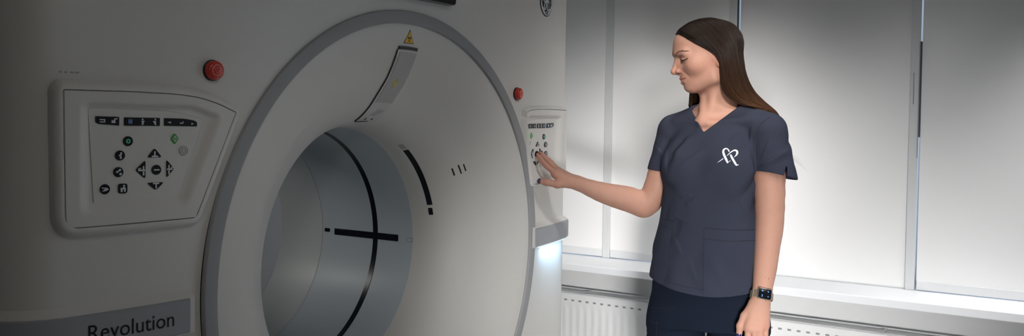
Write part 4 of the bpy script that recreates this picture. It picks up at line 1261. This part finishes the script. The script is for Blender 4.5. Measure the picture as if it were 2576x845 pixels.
# ------------------------------------------------------------------ hair
HG = np.array([
    [(-0.1044,-0.0120,1.6812),(-0.0813,0.0240,1.6703),(-0.0519,0.0520,1.6544),(-0.0208,0.0700,1.6384),(0.0027,0.0780,1.6246),(0.0215,0.0835,1.6112),(0.0314,0.0800,1.5795),(0.0336,0.0660,1.5388),(0.0449,0.0550,1.5048),(0.0701,0.0450,1.4802),(0.1198,0.0300,1.4595),(0.1886,0.0080,1.4403),(0.2137,-0.0550,1.4117),(0.2252,-0.0950,1.3521)],
    [(-0.0999,-0.0160,1.6914),(-0.0743,0.0260,1.6822),(-0.0426,0.0560,1.6671),(-0.0117,0.0770,1.6496),(0.0118,0.0860,1.6322),(0.0283,0.0910,1.6095),(0.0372,0.0880,1.5720),(0.0405,0.0780,1.5336),(0.0541,0.0630,1.5034),(0.0804,0.0490,1.4814),(0.1279,0.0300,1.4608),(0.1926,0.0000,1.4428),(0.2175,-0.0600,1.4142),(0.2304,-0.1000,1.3520)],
    [(-0.0857,-0.0180,1.7075),(-0.0555,0.0280,1.6964),(-0.0217,0.0600,1.6786),(0.0102,0.0820,1.6550),(0.0301,0.0940,1.6292),(0.0410,0.0970,1.5996),(0.0476,0.0920,1.5647),(0.0554,0.0810,1.5324),(0.0702,0.0640,1.5035),(0.0966,0.0480,1.4828),(0.1396,0.0260,1.4634),(0.1966,-0.0080,1.4441),(0.2215,-0.0650,1.4118),(0.2344,-0.1040,1.3495)],
    [(-0.0630,-0.0200,1.7223),(-0.0321,0.0280,1.7119),(0.0013,0.0610,1.6926),(0.0307,0.0830,1.6642),(0.0473,0.0920,1.6328),(0.0559,0.0940,1.5998),(0.0625,0.0890,1.5650),(0.0716,0.0770,1.5326),(0.0865,0.0590,1.5038),(0.1107,0.0410,1.4831),(0.1493,0.0180,1.4637),(0.1996,-0.0180,1.4443),(0.2243,-0.0700,1.4094),(0.2383,-0.1080,1.3470)],
    [(-0.0354,-0.0220,1.7321),(-0.0051,0.0250,1.7205),(0.0257,0.0530,1.6992),(0.0492,0.0730,1.6663),(0.0636,0.0800,1.6326),(0.0712,0.0800,1.5984),(0.0779,0.0740,1.5635),(0.0881,0.0620,1.5310),(0.1032,0.0440,1.5044),(0.1264,0.0250,1.4849),(0.1595,0.0020,1.4653),(0.2016,-0.0300,1.4456),(0.2260,-0.0760,1.4069),(0.2410,-0.1110,1.3445)],
    [(-0.0090,-0.0240,1.7357),(0.0197,0.0150,1.7250),(0.0480,0.0360,1.7032),(0.0659,0.0500,1.6683),(0.0781,0.0540,1.6335),(0.0846,0.0530,1.5991),(0.0914,0.0480,1.5638),(0.1041,0.0360,1.5310),(0.1205,0.0190,1.5042),(0.1416,0.0010,1.4856),(0.1701,-0.0200,1.4670),(0.2039,-0.0450,1.4470),(0.2266,-0.0830,1.4044),(0.2413,-0.1140,1.3419)],
    [(0.0091,-0.0260,1.7346),(0.0365,-0.0040,1.7245),(0.0627,0.0080,1.7024),(0.0785,0.0160,1.6678),(0.0885,0.0180,1.6339),(0.0952,0.0160,1.5992),(0.1020,0.0100,1.5647),(0.1160,0.0000,1.5314),(0.1337,-0.0140,1.5042),(0.1536,-0.0280,1.4865),(0.1774,-0.0430,1.4675),(0.2051,-0.0620,1.4460),(0.2263,-0.0920,1.3994),(0.2394,-0.1180,1.3368)],
    [(0.0151,-0.0300,1.7337),(0.0440,-0.0260,1.7244),(0.0706,-0.0240,1.7020),(0.0855,-0.0200,1.6674),(0.0957,-0.0180,1.6331),(0.1012,-0.0190,1.5991),(0.1081,-0.0240,1.5641),(0.1222,-0.0330,1.5304),(0.1387,-0.0440,1.5039),(0.1576,-0.0560,1.4848),(0.1790,-0.0680,1.4630),(0.2032,-0.0820,1.4388),(0.2201,-0.1020,1.3892),(0.2303,-0.1220,1.3264)],
    [(0.0128,-0.0340,1.7330),(0.0396,-0.0500,1.7234),(0.0620,-0.0580,1.6994),(0.0736,-0.0600,1.6661),(0.0804,-0.0600,1.6327),(0.0848,-0.0610,1.5982),(0.0916,-0.0640,1.5637),(0.1022,-0.0700,1.5293),(0.1152,-0.0760,1.4998),(0.1281,-0.0820,1.4726),(0.1461,-0.0900,1.4380),(0.1669,-0.1000,1.3946),(0.1834,-0.1120,1.3382),(0.1928,-0.1220,1.2751)],
    [(-0.0029,-0.0340,1.7356),(0.0156,-0.0640,1.7252),(0.0309,-0.0820,1.6995),(0.0391,-0.0900,1.6677),(0.0423,-0.0920,1.6340),(0.0442,-0.0920,1.6001),(0.0487,-0.0940,1.5651),(0.0544,-0.0970,1.5301),(0.0637,-0.1000,1.4975),(0.0768,-0.1030,1.4649),(0.0937,-0.1080,1.4249),(0.1098,-0.1160,1.3745),(0.1238,-0.1240,1.3113),(0.1312,-0.1280,1.2604)],
    [(-0.0306,-0.0320,1.7320),(-0.0161,-0.0640,1.7230),(-0.0058,-0.0860,1.6977),(-0.0014,-0.0960,1.6659),(0.0006,-0.0990,1.6321),(0.0013,-0.0990,1.5980),(0.0008,-0.0990,1.5627),(0.0003,-0.0980,1.5272),(-0.0002,-0.0970,1.4943),(0.0029,-0.0980,1.4615),(0.0099,-0.1040,1.4236),(0.0235,-0.1140,1.3730),(0.0373,-0.1220,1.3093),(0.0447,-0.1260,1.2582)],
    [(-0.0595,-0.0300,1.7221),(-0.0500,-0.0580,1.7127),(-0.0413,-0.0800,1.6898),(-0.0334,-0.0920,1.6606),(-0.0265,-0.0960,1.6281),(-0.0234,-0.0960,1.5953),(-0.0239,-0.0940,1.5623),(-0.0269,-0.0900,1.5293),(-0.0312,-0.0850,1.4988),(-0.0355,-0.0800,1.4708),(-0.0373,-0.0780,1.4418),(-0.0369,-0.0850,1.4166),(-0.0324,-0.1000,1.3721),(-0.0252,-0.1100,1.3211)],
    [(-0.0835,-0.0280,1.7073),(-0.0765,-0.0500,1.6971),(-0.0655,-0.0700,1.6764),(-0.0529,-0.0830,1.6524),(-0.0425,-0.0890,1.6251),(-0.0382,-0.0900,1.5949),(-0.0387,-0.0870,1.5619),(-0.0429,-0.0810,1.5313),(-0.0484,-0.0740,1.5033),(-0.0527,-0.0680,1.4780),(-0.0535,-0.0640,1.4578),(-0.0507,-0.0660,1.4402),(-0.0454,-0.0800,1.4101),(-0.0410,-0.0900,1.3721)],
    [(-0.1014,-0.0260,1.6899),(-0.0956,-0.0420,1.6815),(-0.0847,-0.0580,1.6654),(-0.0698,-0.0710,1.6464),(-0.0571,-0.0790,1.6219),(-0.0516,-0.0810,1.5930),(-0.0509,-0.0780,1.5614),(-0.0539,-0.0720,1.5334),(-0.0583,-0.0660,1.5080),(-0.0589,-0.0600,1.4852),(-0.0584,-0.0570,1.4651),(-0.0544,-0.0580,1.4501),(-0.0493,-0.0720,1.4290),(-0.0451,-0.0820,1.3975)],
])
NA, NBV = 48, 92
HS = np.stack([cr_spline(g, NA) for g in HG])              # guides x along
HS = np.stack([cr_spline(HS[:, j], NBV) for j in range(NA)], 1)   # across x along
hc = HO + A3(.012, 0, .02)
def hair_at(v, u):
    """v in 0..1 across, u in 0..1 along"""
    x = v*(NBV-1); y = u*(NA-1); i = np.clip(x.astype(int), 0, NBV-2); j = np.clip(y.astype(int), 0, NA-2)
    f = (x-i)[:, None]; g = (y-j)[:, None]
    return (HS[i, j]*(1-f)+HS[i+1, j]*f)*(1-g) + (HS[i, j+1]*(1-f)+HS[i+1, j+1]*f)*g
# keep every hair clear of the skin and of the cloth
def _push(HS, fn, gap, rows):
    for _ in range(4):
        P = HS[:, rows].reshape(-1, 3); d = fn(P); e = .002
        G = np.stack([(fn(P+np.eye(3)[a]*e)-fn(P-np.eye(3)[a]*e))/(2*e) for a in range(3)], 1)
        G /= np.maximum(np.linalg.norm(G, axis=1), 1e-6)[:, None]
        g = gap if np.isscalar(gap) else np.broadcast_to(gap, HS[:, rows].shape[:2]).reshape(-1)
        P = P + G*np.clip(g-d, 0, .02)[:, None]; HS[:, rows] = P.reshape(HS[:, rows].shape)
    return HS
gapu = np.clip(np.linspace(0, 1, NA)/.12, 0, 1)*.0095 + .0015
HS = _push(HS, upper, gapu[None, :int(NA*.8)], slice(0, int(NA*.8)))
# the parting and the hairline lie down on the scalp
def _settle(HS, rows, cols, gap):
    P = HS[cols, rows].reshape(-1, 3)
    for _ in range(3):
        d = upper(P); e = .002
        G = np.stack([(upper(P+np.eye(3)[a]*e)-upper(P-np.eye(3)[a]*e))/(2*e) for a in range(3)], 1)
        G /= np.maximum(np.linalg.norm(G, axis=1), 1e-6)[:, None]
        P = P - G*np.clip(d-gap, 0, .012)[:, None]
    HS[cols, rows] = P.reshape(HS[cols, rows].shape)
_settle(HS, slice(0, 3), slice(0, 16), .0048); _settle(HS, slice(0, 3), slice(NBV-14, NBV), .0048)
_settle(HS, slice(0, 18), slice(0, 4), .0042); _settle(HS, slice(0, 18), slice(NBV-4, NBV), .0042)
HS = _push(HS, gsolid, .007, slice(int(NA*.45), NA))
for _ in range(2):
    HS[1:-1] = .25*HS[:-2]+.5*HS[1:-1]+.25*HS[2:]; HS[:, 1:-1] = .25*HS[:, :-2]+.5*HS[:, 1:-1]+.25*HS[:, 2:]
T1 = np.gradient(HS, axis=0); T2 = np.gradient(HS, axis=1)
HN = np.cross(T1, T2); HN /= np.maximum(np.linalg.norm(HN, axis=2), 1e-9)[..., None]
ref = HS - np.array([hc[0], hc[1]-.02, 0]) ; ref[..., 2] = np.where(HS[..., 2] > hc[2], HS[..., 2]-hc[2], 0)
sgn = np.sign((HN*ref).sum(2)); 
if (sgn > 0).mean() < .5: HN = -HN
def hn_at(v, u):
    i = np.clip((v*(NBV-1)+.5).astype(int), 0, NBV-1); j = np.clip((u*(NA-1)+.5).astype(int), 0, NA-1); return HN[i, j]
rs = np.random.RandomState(11)
# base sheet with thickness
def sheet():
    U, Vv = np.meshgrid(np.linspace(0, 1, NA), np.linspace(0, 1, NBV))
    rip = .0010*np.sin(Vv*70+2*np.sin(U*4)) + .0007*np.sin(Vv*150+3*np.sin(U*5+Vv*20))
    taper = np.clip((1-U)/.15, .25, 1)
    outr = HS + HN*(rip - .0012)[..., None]; innr = HS - HN*(.010*taper)[..., None]
    # the two free edges close
    for a in (0, NBV-1): innr[a] = outr[a] - HN[a]*.0015
    V = np.r_[outr.reshape(-1, 3), innr.reshape(-1, 3)]; n0 = NBV*NA; F = []
    I = np.arange(n0).reshape(NBV, NA)
    q = np.stack([I[:-1, :-1], I[1:, :-1], I[1:, 1:], I[:-1, 1:]], -1).reshape(-1, 4)
    F = [q, q[:, ::-1]+n0]
    for a, b in ((I[0, :-1], I[0, 1:]), (I[-1, 1:], I[-1, :-1]), (I[1:, 0], I[:-1, 0]), (I[:-1, -1], I[1:, -1])):
        F.append(np.stack([a, b, b+n0, a+n0], 1))
    u = np.r_[U.ravel(), U.ravel()]; return V, np.concatenate(F), u
def strands(N, n=26):
    v = np.clip(rs.rand(N), 0, 1); clump = rs.rand(160)
    ci = (v*159).astype(int); vc = (ci+.5)/159.
    u0 = np.zeros(N); u1 = .86 + .14*rs.rand(N); short = rs.rand(N) < .12; u1[short] = .35 + .5*rs.rand(short.sum())
    off = rs.rand(N)*.0026 - .0008; coff = (clump[ci]-.5)*.0040
    wob = rs.rand(N)*6.28; cst = .7*rs.rand(N); wv = .002 + .016*rs.rand(N)**2; wa = rs.rand(N)*.0016
    V = []; col = []; tt = np.linspace(0, 1, n)
    rad0 = .00024 + .00026*rs.rand(N)
    sh = (.62 + .76*rs.rand(N))*(.8 + .4*clump[ci])
    F = []
    prev = None; pts = []
    for k, t in enumerate(tt):
        u = u0 + (u1-u0)*t
        vv = v + (vc-v)*cst*np.clip(t*1.5-.2, 0, 1)
        vv = np.clip(vv + wv*np.sin(u*5+wob)*t, 0, 1)
        p = hair_at(vv, u) + hn_at(vv, u)*(off + coff*t + wa*np.sin(u*9+wob))[:, None]
        pts.append(p)
    P = np.stack(pts, 1)                                     # N,n,3
    T = np.gradient(P, axis=1); T /= np.maximum(np.linalg.norm(T, axis=2), 1e-9)[..., None]
    Nn = np.stack([hn_at(np.clip(v, 0, 1), u0+(u1-u0)*t) for t in tt], 1)
    B = np.cross(T, Nn); B /= np.maximum(np.linalg.norm(B, axis=2), 1e-9)[..., None]; Nn = np.cross(B, T)
    prof = np.clip(np.minimum(.55 + tt*4, (1-tt)*5+.12), .12, 1)
    R_ = rad0[:, None]*prof[None]
    ring = [P + (B*math.cos(a) + Nn*math.sin(a))*R_[..., None]*(1.5 if False else 1) for a in (0.5, 0.5+2*PI/3, 0.5+4*PI/3)]
    V = np.stack(ring, 2).reshape(-1, 3)
    base = (np.arange(N)*n*3)[:, None, None] + (np.arange(n-1)*3)[None, :, None]
    F = []
    for k in range(3):
        a = base[..., 0]+k; b = base[..., 0]+(k+1) % 3
        F.append(np.stack([a, b, b+3, a+3], -1).reshape(-1, 4))
    u = np.repeat((u0[:, None]+(u1-u0)[:, None]*tt[None]).reshape(-1), 3)
    s = np.repeat(np.repeat(sh, n), 3)
    return V, np.concatenate(F), u, s
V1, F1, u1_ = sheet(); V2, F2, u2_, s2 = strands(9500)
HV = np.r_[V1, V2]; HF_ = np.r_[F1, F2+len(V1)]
uu = np.r_[u1_, u2_]; ss_ = np.r_[np.full(len(V1), .55), s2]
# loose wisps: at the hairline and beyond the shoulder
wis = []
root_ = A3(-.105, -.015, 1.672)
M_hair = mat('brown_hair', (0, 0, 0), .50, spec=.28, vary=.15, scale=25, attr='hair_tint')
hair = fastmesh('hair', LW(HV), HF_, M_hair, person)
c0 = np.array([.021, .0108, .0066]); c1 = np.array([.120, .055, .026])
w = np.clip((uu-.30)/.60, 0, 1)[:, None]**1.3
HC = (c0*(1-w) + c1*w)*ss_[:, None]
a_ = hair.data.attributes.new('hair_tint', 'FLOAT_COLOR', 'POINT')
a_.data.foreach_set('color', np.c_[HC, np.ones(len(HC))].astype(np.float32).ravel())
wm = MB(); wm2 = MB()
M_wisp = mat('wisp_hair', (.10, .055, .030), .5)
def wisp(pts, r=.00026, wm=wm): wm.tube([tuple(p) for p in LW(cr_spline(np.array(pts), 14))], [r*(1-.7*i/13) for i in range(14)], 4)
for k in range(7):
    b = A3(-.096 + rnd.uniform(-.004, .010), -.018 + rnd.uniform(-.02, .02), 1.682 + rnd.uniform(-.006, .010))
    d = A3(rnd.uniform(-.014, -.005), rnd.uniform(-.008, .008), rnd.uniform(-.002, .008))
    wisp([b, b + d*.5 + A3(0, 0, .003), b + d])
for k in range(5):
    z = 1.37 - .02*k*.3
    wisp([A3(.195, -.105, z+.06), A3(.228, -.085, z+.00), A3(.246 + .004*k, -.075, z-.045), A3(.278 + .006*k, -.070, z-.066 - .003*k)], .0004, wm2)
wm.build('hair_wisp', M_wisp, hair, True); wm2.build('hair_wisp', M_wisp, hair, True)
# ------------------------------------------------------------------ wristwatch
M_gold = mat('watch_metal', (.62, .50, .38), .32, metal=.9, vary=.06, scale=300)
M_mesh_ = mat('watch_band_mesh', (.40, .33, .25), .45, metal=.7, vary=.2, scale=900)
M_wglass = mat('watch_glass', (.006, .007, .010), .10, spec=.6)
M_wblue = mat('watch_digits', (.10, .30, .85), .4, emit=(.10, .30, .85), estr=.5)
wc = A3(.1612, .1535, .9155)
wax = LS[4]-Lw; wax /= np.linalg.norm(wax)
wn = A3(.12, .99, 0); wn = wn - wax*(wn@wax); wn /= np.linalg.norm(wn); wsd = np.cross(wax, wn)   # wsd: to the image left or right
def wsurf(ang, dz):
    d = wn*math.cos(ang) + wsd*math.sin(ang); o = wc + wax*dz
    t = np.linspace(.055, .008, 160); v = larm(o + t[:, None]*d)
    s = np.nonzero(v <= 0)[0]; r = t[s[0]] if len(s) else .02
    return o, d, r
watch = empty('wristwatch', tuple(LW(wc[None])[0]))
tag(watch, 'square black-faced wristwatch on the hanging left wrist of the woman', 'watch')
V = []; F = []; n = 48; H = .0105
RRad = []
for k in range(n):
    RRad.append(max(wsurf(2*PI*k/n, dz)[2] for dz in (-H, 0, H)))
RRad = np.array(RRad); 
R0 = RRad.copy()
for _ in range(3): RRad = .25*np.roll(RRad, 1)+.5*RRad+.25*np.roll(RRad, -1)
RRad = np.maximum(RRad, R0) + .0006
for k in range(n):
    a = 2*PI*k/n; d = wn*math.cos(a)+wsd*math.sin(a)
    for dz, rr in ((-H, .0006), (-H, .0020), (-H+.001, .0026), (H-.001, .0026), (H, .0020), (H, .0006)):
        V.append(wc + wax*dz + d*(RRad[k]+rr))
for k in range(n):
    for j in range(6):
        F.append((k*6+j, k*6+(j+1) % 6, ((k+1) % n)*6+(j+1) % 6, ((k+1) % n)*6+j))
mesh('strap', LW(np.array(V)), F, M_mesh_, watch, True, 40)
def wbox(hw, hh, r, h0, h1, name, m, parent, bev=.0012, cx=0, cz=0):
    o = wc + wn*RRad[0]; P = rpoly([(cx-hw, cz-hh), (cx+hw, cz-hh), (cx+hw, cz+hh), (cx-hw, cz+hh)], r, 6)
    V = []; F = []; n = len(P)
    for h, s in ((h0, 1-bev/hw), (h0+bev, 1), (h1-bev, 1), (h1-bev*.3, 1-bev*.5/hw), (h1, 1-bev*1.3/hw)):
        V += [o + wsd*(cx+(x-cx)*s) + wax*(cz+(z-cz)*s) + wn*h for x, z in P]
    for j in range(4):
        for i in range(n): F.append((j*n+i, j*n+(i+1) % n, (j+1)*n+(i+1) % n, (j+1)*n+i))
    F.append(tuple(range(n-1, -1, -1))); F.append(tuple(4*n+i for i in range(n)))
    return mesh(name, LW(np.array(V)), F, m, parent, True, 40)
case = wbox(.0196, .0166, .006, .0002, .0092, 'case', M_gold, watch, .002)
wbox(.0180, .0150, .0052, .0070, .0104, 'screen', M_wglass, watch, .0009)
dg = MB()
for cx, cz, w_, h_ in ((-.0085,.0070,.0022,.0032), (-.0060,.0078,.0010,.0018), (.0080,.0072,.0042,.0030), (-.0090,-.0068,.0024,.0024), (.0076,-.0055,.0022,.0045), (.0076,-.0095,.0028,.0012)):
    o = wc + wn*(RRad[0]+.01048)
    q = [o + wsd*(cx+sx*w_/2) + wax*(cz+sz*h_/2) for sx, sz in ((-1,-1),(1,-1),(1,1),(-1,1))]
    dg.add([tuple(p) for p in LW(np.array(q))], [(0,1,2,3)])
dg.build('screen_readout', M_wblue, watch)
o = wc + wn*(RRad[0]+.005)
sgn = 1 if (wsd@A3(1,0,0)) > 0 else -1
MB().tube([tuple(p) for p in LW(np.array([o - wax*.0164 + wsd*sgn*.006, o - wax*.0186 + wsd*sgn*.006]))], [.0032, .0030], 14).build('crown', M_gold, watch, True, 40)
o2 = wc; k = n//4 if True else 0
ang = math.radians(-62*sgn); rr = float(np.interp((ang % (2*PI))/(2*PI)*n, range(n), RRad)); d = wn*math.cos(ang)+wsd*math.sin(ang)
MB().tube([tuple(p) for p in LW(np.array([wc + d*(rr+.0028) + wax*-.0118, wc + d*(rr+.0028) + wax*.0118]))], .0016, 10).build('strap_lug', M_gold, watch, True, 40)
# ------------------------------------------------------------------ light, sky, camera
def area(name, loc, target, size, power, col=(1, 1, 1), sy=None, spread=180):
    l = bpy.data.lights.new(name, 'AREA'); l.energy = power; l.color = col; l.size = size; l.spread = math.radians(spread)
    if sy: l.shape = 'RECTANGLE'; l.size_y = sy
    o = bpy.data.objects.new(name, l); COL.objects.link(o); o.location = loc
    o.rotation_euler = (Vector(target) - Vector(loc)).to_track_quat('-Z', 'Y').to_euler()
    return o
def spot(name, loc, target, power, cone, blend=1.0, rad=.06, col=(1, 1, 1)):
    l = bpy.data.lights.new(name, 'SPOT'); l.energy = power; l.color = col; l.spot_size = math.radians(cone); l.spot_blend = blend; l.shadow_soft_size = rad
    o = bpy.data.objects.new(name, l); COL.objects.link(o); o.location = loc
    o.rotation_euler = (Vector(target) - Vector(loc)).to_track_quat('-Z', 'Y').to_euler()
    return o
LIGHTS = True
# added spots that leave the blinds dark above and bright below; no fixtures
for k, y in enumerate((2.2, 1.6, 1.0, .40, -.20)):
    spot('blind_wash_fill', (2.60, y, ZC-.02), (3.05, y, 1.00), 31, 60, 1.0, .08, (1, .995, .985))
    spot('narrow_wash_fill', (2.95, y, ZC-.02), (3.05, y, .60), 20 if y < 1.3 else 10, 46, 1.0, .08, (1, .995, .99))
spot('blind_wash_fill', (2.80, -.20, ZC-.02), (3.04, -.20, .60), 120, 58, 1.0, .08, (1, .995, .99))
# added fill spots: face, scanner's far side, bore, behind the scanner; no fixtures
spot('face_fill', (.85, .12, 2.40), (2.62, .93, 1.56), 178, 24, 1.0, .15, (1, .95, .90))
spot('scanner_fill', (1.75, -.4, ZC-.03), (2.74, 1.42, .95), 105, 38, 1.0, .2, (1, .985, .97))
spot('bore_fill', (-.7, -.5, 1.90), (2.15, 1.85, 1.00), 40, 16, 1.0, .2, (1, .98, .96))
spot('rear_fill', (1.10, 2.85, 1.60), (2.09, 2.15, 1.05), 10, 34, 1.0, .1, (1, .98, .94))
# unseen fill added behind the viewer to brighten the wall under the sill
area('under_sill_fill', (-.2, -.5, .85), (3.30, 1.12, .64), .5, 5.3, (1, .99, .98), .3, 36)
# weak warm ambient fill, added under the ceiling without a fixture
area('ambient_fill', (.6, -.6, ZC-.01), (.6, -.6, 0), 1.0, 5.0, (1, .90, .74), 1.0)
area('led_flood', (GX+.80, 1.395, 1.003), (GX+.80, 1.44, 0.6), .20, .26, (.42, .70, 1.0), .02)
# daylight
wd = bpy.data.worlds.new('sky'); SC.world = wd; wd.use_nodes = True
nt = wd.node_tree; bg = nt.nodes['Background']
sky = nt.nodes.new('ShaderNodeTexSky'); sky.sky_type = 'HOSEK_WILKIE'; sky.turbidity = 6; sky.sun_direction = (-.6, .2, .77)
mxw = nt.nodes.new('ShaderNodeMix'); mxw.data_type = 'RGBA'; mxw.inputs['Factor'].default_value = .6
mxw.inputs[7].default_value = (.70, .84, 1.0, 1)
nt.links.new(sky.outputs['Color'], mxw.inputs[6]); nt.links.new(mxw.outputs[2], bg.inputs['Color'])
bg.inputs['Strength'].default_value = 2.5

cam = bpy.data.cameras.new('camera'); co = bpy.data.objects.new('camera', cam); COL.objects.link(co)
f_px = 2220.0; yaw, pitch, roll = 1.01466, .03016, .014887
cam.sensor_fit = 'HORIZONTAL'; cam.sensor_width = 36.0; cam.lens = 36.0*f_px/2576
cam.shift_x = 0.0; cam.shift_y = -(422.5-367.1)/2576
cam.clip_start = .05
co.location = (0, 0, 1.414)
from mathutils import Matrix
cy_, sy_ = math.cos(yaw), math.sin(yaw); cp, sp = math.cos(pitch), math.sin(pitch); cr, sr = math.cos(roll), math.sin(roll)
fw = Vector((sy_*cp, cy_*cp, -sp)); r_0 = Vector((cy_, -sy_, 0)); u_0 = r_0.cross(fw)
rr_ = r_0*cr + u_0*sr; uu_ = -r_0*sr + u_0*cr
co.rotation_euler = Matrix((rr_, uu_, -fw)).transposed().to_euler()
SC.camera = co
SC.view_settings.view_transform = 'Standard'
try: SC.view_settings.look = 'None'
except Exception: pass
SC.view_settings.gamma = 1.0; SC.view_settings.use_curve_mapping = False
SC.view_settings.exposure = 0.0
